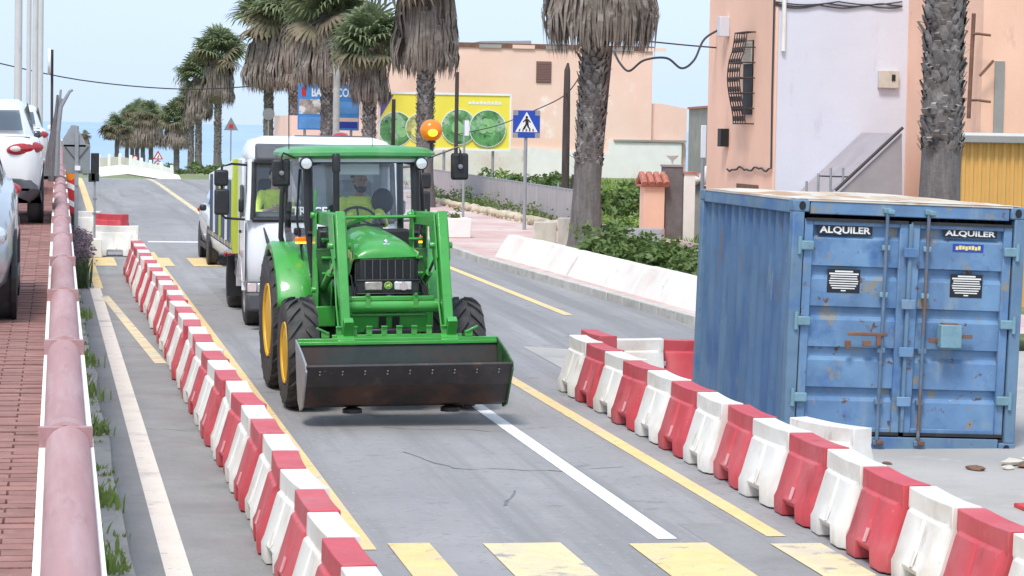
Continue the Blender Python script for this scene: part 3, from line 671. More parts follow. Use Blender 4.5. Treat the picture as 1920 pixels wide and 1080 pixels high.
# ================================================================== TRACTOR
def tyre(name, R_, w_, rr, mt, parent, c, lugs=0, lug_h=.03, n=40, bevel=True):
    """tyre as a lathe about the x axis, with chevron lugs in the same mesh"""
    b = MB(); h = w_/2
    prof = [(rr, -h*.62), (rr+.03, -h*.86), (rr+(R_-rr)*.55, -h), (R_-.05, -h*.95), (R_-.012, -h*.80), (R_, -h*.4), (R_, h*.4), (R_-.012, h*.80), (R_-.05, h*.95), (rr+(R_-rr)*.55, h), (rr+.03, h*.86), (rr, h*.62)]
    b.lathe([(r_-(lug_h if lugs and abs(x) < h*.9 and r_ > R_-.1 else 0), x) for r_, x in prof], (0, 0, 0), 'x', n, True)
    for i in range(lugs):
        for s in (-1, 1):
            a0 = 2*math.pi*(i+(.5 if s > 0 else 0))/lugs; da = .30*s*s
            vs = []
            for k in range(4):
                t = k/3; x = s*(.02+(h*.97-.02)*t); a = a0+t*.34; wv = .016/R_*1.6
                ro_ = R_+.004-(.05*max(0, t-.6)/.4); ri = R_-lug_h-.02-(.06*max(0, t-.6)/.4)
                for aa, rr_ in ((a-wv, ri), (a-wv*.8, ro_), (a+wv*.8, ro_), (a+wv, ri)): vs.append((x, rr_*math.cos(aa), rr_*math.sin(aa)))
            fs = [(4*k+j, 4*k+j+1, 4*k+j+5, 4*k+j+4) for k in range(3) for j in range(3)]+[(0, 1, 2, 3), (15, 14, 13, 12)]
            b.add(vs, fs)
    o = b.build(name, mt, parent, smooth=True); o.location = c
    return o
def rim(parent, R_, w_, side, mt, hub_mt=None, name='rim', dish=.10):
    b = MB(); h = w_/2
    b.lathe([(R_+.02, side*h*.80), (R_+.012, side*h*.92), (R_-.015, side*h*.86), (R_-.03, side*h*.5), (R_*.78, side*(h*.5-dish*.3)), (R_*.55, side*(h*.5-dish)), (R_*.30, side*(h*.5-dish)), (R_*.28, side*(h*.5-dish+.05)), (.001, side*(h*.5-dish+.06))], (0, 0, 0), 'x', 32)
    r_ = b.build(name, mt, parent, smooth=True)
    for k in range(8):
        t = k*math.pi/4; q = MB(); q.lathe([(.016, 0), (.016, side*.02), (.001, side*.022)], (side*(h*.5-dish), R_*.42*math.cos(t), R_*.42*math.sin(t)), 'x', 6); q.build('wheel_nut', M['steel'], r_)
    return r_
TZ = SL*28
tr = thing('tractor', 'green farm tractor with front loader bucket and amber roof beacon driving on the road', 'tractor', (3.53, 28.95, TZ), R(1.5), None, 0, -.014)
G, GD, BK = M['green'], M['green_dark'], M['black']
for s in (-1, 1):
    wr = tyre('rear_wheel', .775, .44, .40, M['tyre'], tr, (s*.78, 0, .775+(.010 if s < 0 else -.010)), 20, .04, 56); rim(wr, .40, .44, s, M['rim_yellow'], dish=.12)
    wf = tyre('front_wheel', .585, .34, .31, M['tyre'], tr, (s*.88, -2.05, .585+(.010 if s < 0 else -.010)), 18, .032, 48); rim(wf, .31, .34, s, M['rim_yellow'], dish=.08)
    # rear fender: swept band with a rolled outer lip
    b = MB(); vs = []; N = 18
    sec = [(s*.57, -.02), (s*.58, .05), (s*.66, .085), (s*.72, .07), (s*.90, .085), (s*.945, .06), (s*.95, .0)]
    for i in range(N+1):
        a = R(14)+(R(138)-R(14))*i/N
        fl = .10*max(0, 1-i/4)
        for x, d in sec:
            rr = .81+d+fl*.3; vs.append((x, -rr*math.cos(a), .775+rr*math.sin(a)))
    k = len(sec); b.add(vs, [(i*k+j, i*k+j+1, (i+1)*k+j+1, (i+1)*k+j) for i in range(N) for j in range(k-1)])
    o = b.build('fender', G, tr, smooth=True); sd_ = o.modifiers.new('t', 'SOLIDIFY'); sd_.thickness = .02; sd_.offset = 0
    # inner fender wall
    b = MB(); pts = [(-(.80)*math.cos(R(14)+(R(150)-R(14))*i/12), .775+.80*math.sin(R(14)+(R(150)-R(14))*i/12)) for i in range(13)]
    b.prism(pts+[(.6, .9), (-.6, .9)], s*.545, s*.56); b.build('fender_wall', GD, tr)
    # lights on fender
    b = MB(); b.box((s*.66, -.44, 1.80), (.13, .10, .085)); b.build('fender_lamp', BK, tr, bevel=.02)
    b = MB(); b.box((s*.66, -.60, 1.72), (.14, .07, .055)); ind = b.build('indicator', M['amber'], tr, bevel=.012)
    b = MB(); b.box((s*.66, -.60, 1.685), (.13, .074, .022)); b.build('indicator_bulb_window', M['amber_lit'], ind, bevel=.006)
    b = MB(); b.tube([(s*.62, -.45, 1.5), (s*.66, -.58, 1.70)], .015, 6); b.build('lamp_bracket', BK, ind)
# transmission, chassis, front axle
b = MB(); b.box((0, -.25, .80), (.55, 1.6, .55)); b.box((0, .25, .775), (1.15, .35, .36)); b.build('transmission', GD, tr, bevel=.04)
b = MB(); b.box((0, -1.55, .88), (.46, 1.7, .50)); b.box((0, -2.35, .72), (.52, .55, .34)); b.build('engine_block', M['black_metal'], tr, bevel=.03)
b = MB(); b.tube([(-.70, -2.05, .56), (-.35, -2.05, .52), (0, -2.05, .60), (.35, -2.05, .52), (.70, -2.05, .56)], [.09, .10, .13, .10, .09], 12)
for s in (-1, 1): b.lathe([(.13, -.06), (.15, 0), (.13, .06)], (s*.70, -2.05, .58), 'x', 16)
b.build('front_axle', G, tr, smooth=True)
b = MB(); b.tube([(-.66, -1.86, .60), (.66, -1.86, .60)], .022, 8); b.build('tie_rod', M['black_metal'], tr, True)
for s in (-1, 1):
    b = MB(); b.box((s*.60, -.75, .62), (.26, .34, .05)); b.box((s*.60, -.78, .90), (.24, .30, .04)); b.box((s*.485, -.76, .86), (.03, .34, .50)); b.build('step', GD, tr, bevel=.01)
b = MB(); b.prism([(-1.02, .62), (-.40, .62), (-.36, 1.12), (-1.02, 1.12)], -.66, -.42); b.build('fuel_tank', M['black'], tr, bevel=.05)
b = MB(); b.prism([(-1.02, .66), (-.50, .66), (-.46, 1.08), (-1.02, 1.08)], .42, .62); b.build('battery_box', M['green_dark'], tr, bevel=.04)
# hood: lofted sections front to back
b = MB(); vs = []; N = 13
st = [(-2.50, .315, 1.645, 1.605), (-2.49, .33, 1.69, 1.60), (-2.45, .345, 1.735, 1.59), (-2.38, .35, 1.772, 1.56), (-2.2, .35, 1.81, 1.44), (-1.8, .345, 1.845, 1.34), (-1.35, .335, 1.865, 1.28), (-.95, .325, 1.885, 1.28), (-.90, .30, 1.87, 1.28)]
for y, hw, zt, zb in st:
    for j in range(N):
        t = math.pi*j/(N-1); c_, s_ = math.cos(t), math.sin(t)
        x = -hw*math.copysign(abs(c_)**.55, c_); z = zb+(zt-zb)*abs(s_)**.62
        z -= .035*abs(x/hw)**1.5*(s_ > .3) ; vs.append((x, y, z))
fs = [(i*N+j, i*N+j+1, (i+1)*N+j+1, (i+1)*N+j) for i in range(len(st)-1) for j in range(N-1)]
fs += [tuple(range(N-1, -1, -1))]
b.add(vs, fs); hood = b.build('hood', G, tr, smooth=True)
b = MB(); vs = []
for s in (-1, 1):
    b.box((s*.335, -1.62, 1.20), (.022, 1.30, .20))
b.build('hood_side_panel', M['black'], tr)
for s in (-1, 1):
    b = MB(); b.prism([(-2.36, 1.58), (-2.30, 1.66), (-1.95, 1.68), (-1.95, 1.62), (-2.22, 1.60), (-2.33, 1.54)], s*.349, s*.36); b.build('side_stripe', M['sticker_yellow'], hood)
b = MB(); b.box((0, -2.475, 1.43), (.60, .05, .36)); b.box((0, -2.42, 1.42), (.66, .10, .40)); gr = b.build('grille', BK, tr, bevel=.02)
for i in range(9):
    b = MB(); b.box((0, -2.506, 1.59-i*.022), (.50, .006, .005)); b.build('grille_slat', M['black_metal'], gr)
for i in range(7):
    b = MB(); b.box((-.24+i*.08, -2.508, 1.48), (.010, .010, .22)); b.build('grille_bar', M['grey_plastic'], gr)
b = MB(); b.box((0, -2.50, 1.315), (.66, .07, .135)); b.box((0, -2.50, 1.38), (.68, .10, .018)); b.box((0, -2.50, 1.24), (.68, .11, .02)); lp = b.build('headlamp_panel', BK, tr, bevel=.015)
b = MB(); b.box((-.155, -2.54, 1.32), (.185, .03, .092)); b.build('headlamp', M['lens_dull'], lp, bevel=.012)
b = MB(); b.box((.155, -2.54, 1.32), (.185, .03, .092)); h_ = b.build('headlamp', M['lamp_lens'], lp, bevel=.012)
b = MB(); b.lathe([(.045, 0), (.045, -.006)], (.16, -2.555, 1.32), 'y', 20); b.build('bulb_reflector', M['chrome'], h_)
# badge: yellow-rimmed green shield with a leaping deer in yellow
def disc(n, c, rx, rz, y0, y1):
    b = MB(); b.prism([(c[0]+rx*math.cos(2*math.pi*i/n), c[1]+rz*math.sin(2*math.pi*i/n)) for i in range(n)], y0, y1, 'y'); return b
bd = disc(20, (0, 1.325), .042, .040, -2.545, -2.54).build('badge', M['sticker_yellow'], lp)
disc(20, (0, 1.325), .037, .035, -2.55, -2.546).build('badge_field', G, bd)
b = MB(); deer = [(-.026, -.004), (-.012, .006), (.004, .008), (.012, .020), (.022, .014), (.014, .004), (.016, -.004), (.026, -.010), (.024, -.014), (.010, -.008), (-.004, -.004), (-.016, -.010), (-.022, -.020), (-.027, -.018), (-.020, -.006)]
b.prism([(x, 1.325+z) for x, z in deer], -2.553, -2.5505, 'y'); b.build('badge_deer', M['sticker_yellow'], bd)
b = MB(); b.ell((0, -2.40, 1.765), (.026, .016, .035)); b.box((0, -2.41, 1.745), (.07, .02, .022), (R(40), 0, 0)); b.build('hood_ornament', M['chrome'], hood, smooth=True)
# exhaust stack, cowl
b = MB(); b.tube([(-.33, -1.02, 1.45), (-.33, -1.02, 2.60)], .036, 12); b.tube([(-.33, -1.02, 2.48), (-.33, -1.02, 2.62), (-.33, -1.00, 2.66)], .046, 12); b.build('exhaust_stack', M['black_metal'], tr, True)
b = MB(); b.prism([(-.95, 1.30), (-.72, 1.30), (-.66, 1.84), (-.90, 1.84)], -.52, .52); b.build('cowl', M['black'], tr, bevel=.03)
# cab: posts, roof, glazing
A = (.60, -.74); B_ = (.80, -.02); Cc = (.64, .66); zb, zt = 1.28, 2.60
def post(p0, p1, r_, nm='cab_post'):
    b = MB(); b.tube([p0, p1], r_, 8); return b.build(nm, M['black_metal'], tr, True)
for s in (-1, 1):
    b = MB(); b.tube([(s*.54, -.78, 1.30), (s*.60, -.76, 1.9), (s*.60, -.68, 2.62)], [.045, .052, .055], 8); b.build('cab_post', M['black_metal'], tr, True)
    b = MB(); b.tube([(s*.60, .02, 1.05), (s*.82, 0, 1.72), (s*.80, .02, 2.2), (s*.74, .04, 2.62)], .03, 8); b.build('cab_post', M['black_metal'], tr, True)
    b = MB(); b.tube([(s*.60, .64, 1.30), (s*.66, .66, 1.8), (s*.64, .60, 2.62)], .04, 8); b.build('cab_post', M['black_metal'], tr, True)
    b = MB(); b.tube([(s*.56, -.74, 1.05), (s*.60, .0, 1.0)], .03, 8); b.build('door_sill', M['black_metal'], tr, True)
    b = MB(); b.tube([(s*.62, -.55, 1.35), (s*.70, -.50, 1.95), (s*.66, -.46, 2.5)], .014, 6); b.build('grab_rail', M['black_metal'], tr, True)
    b = MB(); b.quad((s*.56, -.77, 1.12), (s*.62, .0, 1.08), (s*.815, .0, 1.74), (s*.61, -.75, 1.90)); b.quad((s*.61, -.75, 1.90), (s*.815, .0, 1.74), (s*.745, .03, 2.6), (s*.61, -.69, 2.6))
    b.build('door_glass', M['glass'], tr, fix=False)
    b = MB(); b.quad((s*.82, .03, 1.74), (s*.665, .64, 1.78), (s*.645, .60, 2.6), (s*.75, .05, 2.6)); b.build('quarter_glass', M['glass'], tr, fix=False)
b = MB(); b.quad((-.555, -.80, 1.80), (.555, -.80, 1.80), (.555, -.70, 2.58), (-.555, -.70, 2.58)); b.build('windscreen', M['glass'], tr, fix=False)
b = MB(); b.quad((.62, .66, 1.5), (-.62, .66, 1.5), (-.62, .62, 2.58), (.62, .62, 2.58)); b.build('rear_window', M['glass'], tr, fix=False)
b = MB(); b.tube([(-.62, -.80, 1.795), (.62, -.80, 1.795)], .03, 8); b.build('windscreen_sill', M['black_metal'], tr, True)
b = MB(); b.tube([(-.63, .66, 1.48), (.63, .66, 1.48)], .045, 8); b.build('rear_sill', M['black_metal'], tr, True)
b = MB(); b.prism([(-.63, 2.60), (-.60, 2.535), (-.45, 2.565), (0, 2.575), (.45, 2.565), (.60, 2.535), (.63, 2.60)], -.745, -.69, 'y'); b.build('windscreen_header', M['black_metal'], tr)
b = MB(); b.box((0, -.05, 2.605), (1.42, 1.50, .05)); hl = b.build('cab_ceiling', M['headliner'], tr)
b = MB(); b.box((-.02, -.62, 2.50), (.46, .04, .14), (R(-12), 0, 0)); b.build('sun_visor', M['headliner'], tr, bevel=.025)
b = MB(); vs = []; N = 24                       # roof: pillowed slab with drooping front edge
for ring, (k, z) in enumerate(((.96, 2.625), (1.0, 2.655), (1.0, 2.69), (.965, 2.725), (.85, 2.75), (.55, 2.762))):
    for j in range(N):
        t = 2*math.pi*j/N; c_, s_ = math.cos(t), math.sin(t)
        x = .86*k*math.copysign(abs(c_)**.34, c_); y = -.06+.80*k*math.copysign(abs(s_)**.34, s_)
        vs.append((x, y, z-(.018*abs(x)**2)))
b.add(vs, [(i*N+j, i*N+(j+1) % N, (i+1)*N+(j+1) % N, (i+1)*N+j) for i in range(5) for j in range(N)]+[tuple(range(N-1, -1, -1)), tuple(5*N+j for j in range(N))])
roof = b.build('cab_roof', M['green_roof'], tr, smooth=True)
for s in (-1, 1):
    b = MB(); b.lathe([(.045, .05), (.07, .03), (.075, -.03), (.068, -.045)], (s*.64, -.84, 2.565), 'y', 18); wl = b.build('work_lamp', M['black'], tr, smooth=True)
    b = MB(); b.lathe([(.062, -.04), (.058, -.052), (.001, -.06)], (s*.64, -.84, 2.565), 'y', 18); b.build('lamp_lens', M['lamp_lens'], wl, smooth=True)
    b = MB(); xm, zm = (-.90, 2.46) if s < 0 else (1.10, 2.53)
    b.box((xm, -.72, zm), (.20, .06, .30)); mr = b.build('mirror', M['black'], tr, bevel=.035, seg=3)
    b = MB(); b.tube([(s*.62, -.72, 2.60), (s*.78, -.75, 2.64), (xm-s*.02, -.77, zm+.22), (xm, -.77, zm+.17), (xm, -.77, zm)], .012, 6); b.build('mirror_arm', M['black_metal'], mr, True)
    b = MB(); b.lathe([(.03, 0), (.026, -.03), (.001, -.035)], (xm, -.755, zm), 'y', 12); b.build('mirror_joint', M['steel'], mr, True)
# beacon
b = MB(); b.tube([(.79, -.66, 2.62), (.79, -.66, 2.80)], .018, 8); b.lathe([(.05, 2.79), (.05, 2.815), (.03, 2.83)], (.79, -.66, 0), 'z', 14); bs = b.build('beacon_stem', M['black_metal'], tr, True)
b = MB(); b.ell((.79, -.66, 2.93), (.128, .105, .125), 18, 12); bc = b.build('beacon', M['amber'], tr, smooth=True)
b = MB(); b.ell((.79, -.755, 2.905), (.055, .03, .042), 12, 8); b.build('beacon_bulb', M['amber_lit'], bc, smooth=True)
b = MB(); b.tube([(-.80, -.62, 2.72), (-.80, -.62, 3.45)], .006, 5); b.build('antenna', M['black_metal'], tr, True)
b = MB(); b.tube([(.13, -.62, 2.74), (.13, -.62, 3.1)], .004, 5); b.build('antenna', M['black_metal'], tr, True)
b = MB(); b.box((-.30, -.84, 1.865), (.42, .02, .025), (0, R(-2), 0)); b.tube([(-.05, -.84, 1.83), (-.20, -.85, 1.87)], .010, 6); b.build('wiper', M['black'], tr)
# cab inside: seat, console, wheel
b = MB(); b.box((.03, .26, 1.52), (.50, .48, .14)); b.box((.03, .50, 1.82), (.48, .12, .50), (R(-8), 0, 0)); b.build('driver_seat', M['cloth_dark'], tr, bevel=.05, seg=3)
b = MB(); b.box((0, -.02, 1.16), (1.15, 1.3, .06)); b.build('cab_floor', M['black'], tr)
b = MB(); b.prism([(-.72, 1.2), (-.40, 1.2), (-.46, 1.86), (-.68, 1.90)], -.20, .24); b.build('dashboard', M['black'], tr, bevel=.03)
b = MB(); b.box((.42, .12, 1.58), (.22, .7, .30)); b.build('side_console', M['grey_plastic'], tr, bevel=.04)
def ring(c, rad, r_, tilt, n=28, m_=8):
    b = MB(); vs = []; Mx = Euler((tilt, 0, 0)).to_matrix(); c = Vector(c)
    for i in range(n):
        t = 2*math.pi*i/n
        for j in range(m_):
            u = 2*math.pi*j/m_; vs.append(c + Mx @ Vector(((rad+r_*math.cos(u))*math.cos(t), (rad+r_*math.cos(u))*math.sin(t), r_*math.sin(u))))
    b.add(vs, [(i*m_+j, ((i+1) % n)*m_+j, ((i+1) % n)*m_+(j+1) % m_, i*m_+(j+1) % m_) for i in range(n) for j in range(m_)])
    for a in (90, 210, 330): b.tube([c, c + Mx @ Vector((rad*math.cos(R(a)), rad*math.sin(R(a)), 0))], .012, 6)
    b.tube([c, c + Mx @ Vector((0, 0, -.28))], .025, 8)
    return b
SWC = (.02, -.34, 1.93)
ring(SWC, .195, .015, R(42)).build('steering_wheel', M['black'], tr, smooth=True)
b = MB(); b.ell((.36, .10, 2.12), (.13, .05, .15), 12, 8); b.tube([(.36, .10, 2.0), (.36, .14, 1.7)], .012, 6); b.build('round_interior_mirror', M['black'], tr, smooth=True)
# loader: masts, booms, cylinders, torque tube
for s in (-1, 1):
    x = s*.535+.025
    for dx in (-.075, .075):
        b = MB(); b.prism([(-1.34, .82), (-1.02, .82), (-1.00, 1.55), (-1.06, 2.03), (-1.20, 2.07), (-1.27, 2.02), (-1.26, 1.60), (-1.40, 1.2)], x+dx-.009, x+dx+.009); b.build('mast_plate', G, tr, bevel=.004)
    b = MB(); b.box((x, -1.16, 1.25), (.16, .24, .80)); b.build('mast_core', GD, tr, bevel=.01)
    b = MB(); b.box((x-s*.16, -1.12, .88), (.22, .26, .16)); b.box((x, -1.2, .92), (.24, .40, .22)); b.build('mast_bracket', G, tr, bevel=.01)
    # boom as two box beams with a knee
    def beam(p, q, w_, h0, h1, nm):
        p, q = Vector(p), Vector(q); d = (q-p).normalized(); nrm = Vector((0, -d.z, d.y))
        b = MB(); vs = []
        for c_, h in ((p, h0), (q, h1)):
            for sx_, sn in ((-1, -1), (1, -1), (1, 1), (-1, 1)): vs.append(c_+Vector((sx_*w_/2, 0, 0))+nrm*sn*h/2)
        b.add(vs, [(3, 2, 1, 0), (4, 5, 6, 7), (0, 1, 5, 4), (1, 2, 6, 5), (2, 3, 7, 6), (3, 0, 4, 7)])
        return b.build(nm, G, tr, bevel=.012)
    beam((x, -1.12, 1.98), (x, -2.55, 2.00), .105, .14, .16, 'boom')
    beam((x, -2.50, 2.075), (x, -3.03, .72), .101, .17, .12, 'boom_arm')
    for xx in (x-.066, x+.066):
        b = MB(); b.prism([(-2.20, 2.04), (-2.50, 2.06), (-2.68, 1.62), (-2.58, 1.48), (-2.25, 1.82)], xx-.008, xx+.008); b.build('knee_plate', G, tr, bevel=.004)
    for (yy, zz) in ((-1.15, 2.01), (-1.22, 1.20), (-2.52, 1.74), (-3.0, .76)):
        b = MB(); b.lathe([(.03, -.12), (.034, -.115), (.034, .115), (.03, .12)], (x, yy, zz), 'x', 12); b.build('pivot_pin', M['green'], tr, True)
    b = MB(); b.tube([(x, -1.22, 1.20), (x, -1.85, 1.42)], .042, 12); cy = b.build('lift_cylinder', G, tr, True)
    b = MB(); b.tube([(x, -1.85, 1.42), (x, -2.50, 1.72)], .022, 10); b.build('piston', M['chrome'], cy, True)
    b = MB(); b.tube([(x, -2.30, 1.70), (x, -2.70, 1.18)], .038, 12); cy = b.build('tilt_cylinder', G, tr, True)
    b = MB(); b.tube([(x, -2.70, 1.18), (x, -2.98, .92)], .02, 10); b.build('piston', M['steel'], cy, True)
    b = MB(); b.prism([(-2.96, .70), (-3.05, .66), (-3.22, 1.0), (-3.14, 1.04)], x-.05, x+.05); b.build('tilt_link', G, tr, bevel=.006)
    # hoses
    for k in range(3):
        b = MB(); xo = x-s*(.12+.02*k)
        b.tube([(xo, -1.30, 1.60), (xo-s*.05, -1.7, 1.48+.03*k), (xo-s*.06, -2.2, 1.40-.06*k), (xo-s*.03, -2.5, 1.30), (xo, -2.55, 1.12)], .013, 6); b.build('hydraulic_hose', M['black'], tr, True)
    b = MB(); b.tube([(x-.07, -2.62, 1.70), (x-.075, -2.82, 1.15), (x-.07, -2.99, .84)], .010, 6); b.build('steel_pipe', G, tr, True)
    for k, (yy, zz) in enumerate(((-1.16, 1.75), (-1.18, 1.55), (-1.2, 1.38))):
        b = MB(); b.tube([(x-s*.13, yy-.12, zz), (x+s*.02, yy-.12, zz)], .017, 8); b.build('bolt', G, tr, True)
b = MB(); b.tube([(-.50, -2.66, 1.12), (.50, -2.66, 1.12)], .068, 16); b.build('torque_tube', G, tr, True)
b = MB(); b.box((0, -2.68, 1.20), (.92, .05, .05)); tb = b.build('hose_guard', G, tr, bevel=.01)
for xx in (-.24, .26):
    b = MB(); b.box((xx, -2.70, 1.17), (.05, .06, .13)); b.tube([(xx-.0, -2.73, 1.235), (xx, -2.73, 1.26)], .02, 8); b.build('hose_clamp', G, tb)
b = MB(); b.box((0, -2.58, .94), (.82, .04, .20), (R(8), 0, 0)); b.box((0, -2.60, 1.03), (.80, .10, .03)); gd = b.build('bumper_guard', G, tr, bevel=.008)
for xx in (-.07, .07):
    b = MB(); b.box((xx, -2.605, .94), (.075, .02, .13), (R(8), 0, 0)); b.build('guard_opening', M['sign_black'], gd)
b = MB(); b.box((0, -2.45, .72), (.60, .20, .26)); b.build('front_weight_bracket', GD, tr, bevel=.02)
b = MB(); b.tube([(-.56, -1.28, 1.985), (-.2, -1.3, 1.99), (.56, -1.28, 1.995)], .018, 8); b.build('cross_bar', G, tr, True)
b = MB(); b.tube([(-.47, -1.02, 1.70), (-.30, -1.24, 1.89), (.0, -1.30, 2.0)], .02, 8); b.build('grab_bar', G, tr, True)
b = MB(); b.tube([(-.60, -1.25, 2.03), (-.585, -1.25, 2.30)], .012, 6); b.build('level_rod', G, tr, True)
# bucket, rolled back
BW = 1.025
outer = [(-3.14, .84), (-3.20, .62), (-3.24, .42), (-3.32, .27), (-3.46, .20), (-3.62, .24), (-3.90, .60), (-3.93, .645)]
inner = [(-3.915, .665), (-3.60, .27), (-3.46, .225), (-3.34, .29), (-3.265, .43), (-3.225, .62), (-3.165, .84)]
b = MB(); b.prism(outer+inner, -BW, BW); bk = b.build('bucket', M['bucket'], tr); bk.location = (0, 0, -.035)
b = MB(); b.add([(x, y-.003, z+.003) for x in (-BW+.012, BW-.012) for y, z in inner], [(i, i+1, 7+i+1, 7+i) for i in range(6)]); b.build('bucket_lining', M['bucket_in'], bk, fix=False)
b = MB(); b.prism([(-3.945, .655), (-3.925, .675), (-3.76, .455), (-3.785, .44)], -BW-.012, BW+.012); ce = b.build('cutting_edge', M['edge_steel'], bk, bevel=.004)
for i in range(9):
    for dz in (0, .05):
        t = .25+dz*3; q = MB(); q.lathe([(.010, 0), (.008, -.008), (.001, -.010)], (-.9+i*.225, -3.945+.155*t-.002, .655-.21*t), 'y', 8); q.build('edge_bolt', M['steel'], ce)
for s in (-1, 1):
    b = MB(); b.prism([(-3.12, .86), (-3.18, .60), (-3.22, .42), (-3.30, .25), (-3.46, .17), (-3.64, .22), (-3.93, .60), (-3.91, .675), (-3.60, .76)], s*(BW+.002), s*(BW+.022)); b.build('bucket_side', M['green_dark'] if s > 0 else M['bucket_side'] if 'bucket_side' in M else M['galv'], bk, bevel=.004)
b = MB(); b.box((0, -3.155, .85), (2*BW, .05, .035)); b.prism([(-3.17, .838), (-3.20, .80), (-3.20, .835)], -BW, BW); b.build('bucket_top_rail', G, bk, bevel=.006)
b = MB(); b.prism([(-3.2, .5), (-3.27, .42), (-3.3, .33), (-3.46, .24), (-3.6, .28), (-3.60, .34), (-3.4, .36), (-3.25, .6)], -.006, .006); b.build('bucket_rib', M['bucket_in'], bk)
b = MB(); b.box((0, -3.12, .875), (1.34, .03, .05)); rk = b.build('tab_rail', G, bk, bevel=.004)
for i in range(8):
    b = MB(); b.box((-.60+i*.155, -3.12, .935), (.058, .03, .10)); b.box((-.60+i*.155, -3.128, .98), (.062, .05, .016)); b.build('tab', G, rk, bevel=.004)
for s in (-1, 1):
    b = MB(); b.box((s*.74, -3.12, .90), (.08, .05, .06)); b.box((s*.77, -3.14, .945), (.14, .035, .022), (0, s*R(-25), 0)); b.build('hook', G, bk, bevel=.006)
    b = MB(); b.prism([(-3.1, .60), (-3.2, .84), (-3.13, .90), (-2.98, .78), (-3.0, .66)], s*.535-.09, s*.535+.09); b.build('bucket_mount', G, bk, bevel=.006)
    b = MB(); b.lathe([(.10, .0), (.10, .04), (.06, .055)], (s*.50-.02, -3.5, .145), 'z', 16); b.build('skid_foot', M['black_metal'], bk)

# ================================================================== PEOPLE
def remesh(name, b, vox, mats, pick, parent=None, smooth_it=4):
    me = b.mesh(name, mats[0], True); o = bpy.data.objects.new(name, me); COL.objects.link(o)
    r_ = o.modifiers.new('r', 'REMESH'); r_.mode = 'VOXEL'; r_.voxel_size = vox; r_.use_smooth_shade = True
    s_ = o.modifiers.new('s', 'SMOOTH'); s_.iterations = smooth_it; s_.factor = .5
    dg = bpy.context.evaluated_depsgraph_get(); m2 = bpy.data.meshes.new_from_object(o.evaluated_get(dg)); bpy.data.objects.remove(o)
    m2.materials.clear()
    for q in mats: m2.materials.append(q)
    for p in m2.polygons: p.material_index = pick(p.center); p.use_smooth = True
    m2.name = name; return link(name, m2, parent)
def limb(b, pts, rs):
    for p, q, r_, r2 in zip(pts, pts[1:], rs, rs[1:]):
        b.tube([p, q], [r_, r2], 12); b.ell(p, r_, 10, 8)
    b.ell(pts[-1], rs[-1], 10, 8)
def hand(b, wrist, grip, side):
    """palm plus five bent fingers closing on the grip point"""
    w_, g = Vector(wrist), Vector(grip); d = (g-w_).normalized(); lat = d.cross(Vector((0, 0, 1))).normalized(); up = lat.cross(d).normalized()
    pc = w_+d*.055; b.ell(pc, (.042, .042, .024), 10, 8); limb(b, [w_, pc], [.026, .032])
    for k, (o_, l) in enumerate(((-.030, .85), (-.010, 1.0), (.010, .95), (.030, .78))):
        a = w_+d*.085+lat*o_; c = a+d*.034*l+up*.012; e = c+d*.012-up*.028; f = e-d*.018-up*.016
        limb(b, [a, c, e, f], [.0105, .010, .009, .008])
    th_ = w_+d*.04+lat*side*.034; limb(b, [th_, th_+d*.03+lat*side*.02-up*.01, th_+d*.055+lat*side*.006-up*.022], [.012, .011, .009])
def head(b, c, yawh, hs=1.0):
    Mh = Euler((0, 0, yawh)).to_matrix(); c = Vector(c)
    def P(x, y, z): return c + Mh @ Vector((x*hs, y*hs, z*hs))
    rot = (0, 0, yawh)
    b.ell(P(0, .012, .035), (.076*hs, .094*hs, .092*hs), 16, 12, rot)          # cranium
    b.ell(P(0, -.020, -.035), (.060*hs, .068*hs, .075*hs), 14, 10, rot)        # face
    b.ell(P(0, -.050, -.090), (.034*hs, .034*hs, .030*hs), 10, 8, rot)         # chin
    b.ell(P(0, -.092, -.022), (.014*hs, .020*hs, .024*hs), 8, 8, rot)          # nose
    b.ell(P(0, -.080, -.058), (.026*hs, .012*hs, .010*hs), 8, 6, rot)          # mouth
    for s in (-1, 1):
        b.ell(P(s*.030, -.074, .020), (.024*hs, .014*hs, .010*hs), 8, 6, rot)  # brow
        b.ell(P(s*.078, .012, -.012), (.010*hs, .020*hs, .030*hs), 8, 6, rot)  # ear
        b.ell(P(s*.042, -.052, -.030), (.022*hs, .020*hs, .020*hs), 8, 6, rot) # cheek
    return P, rot
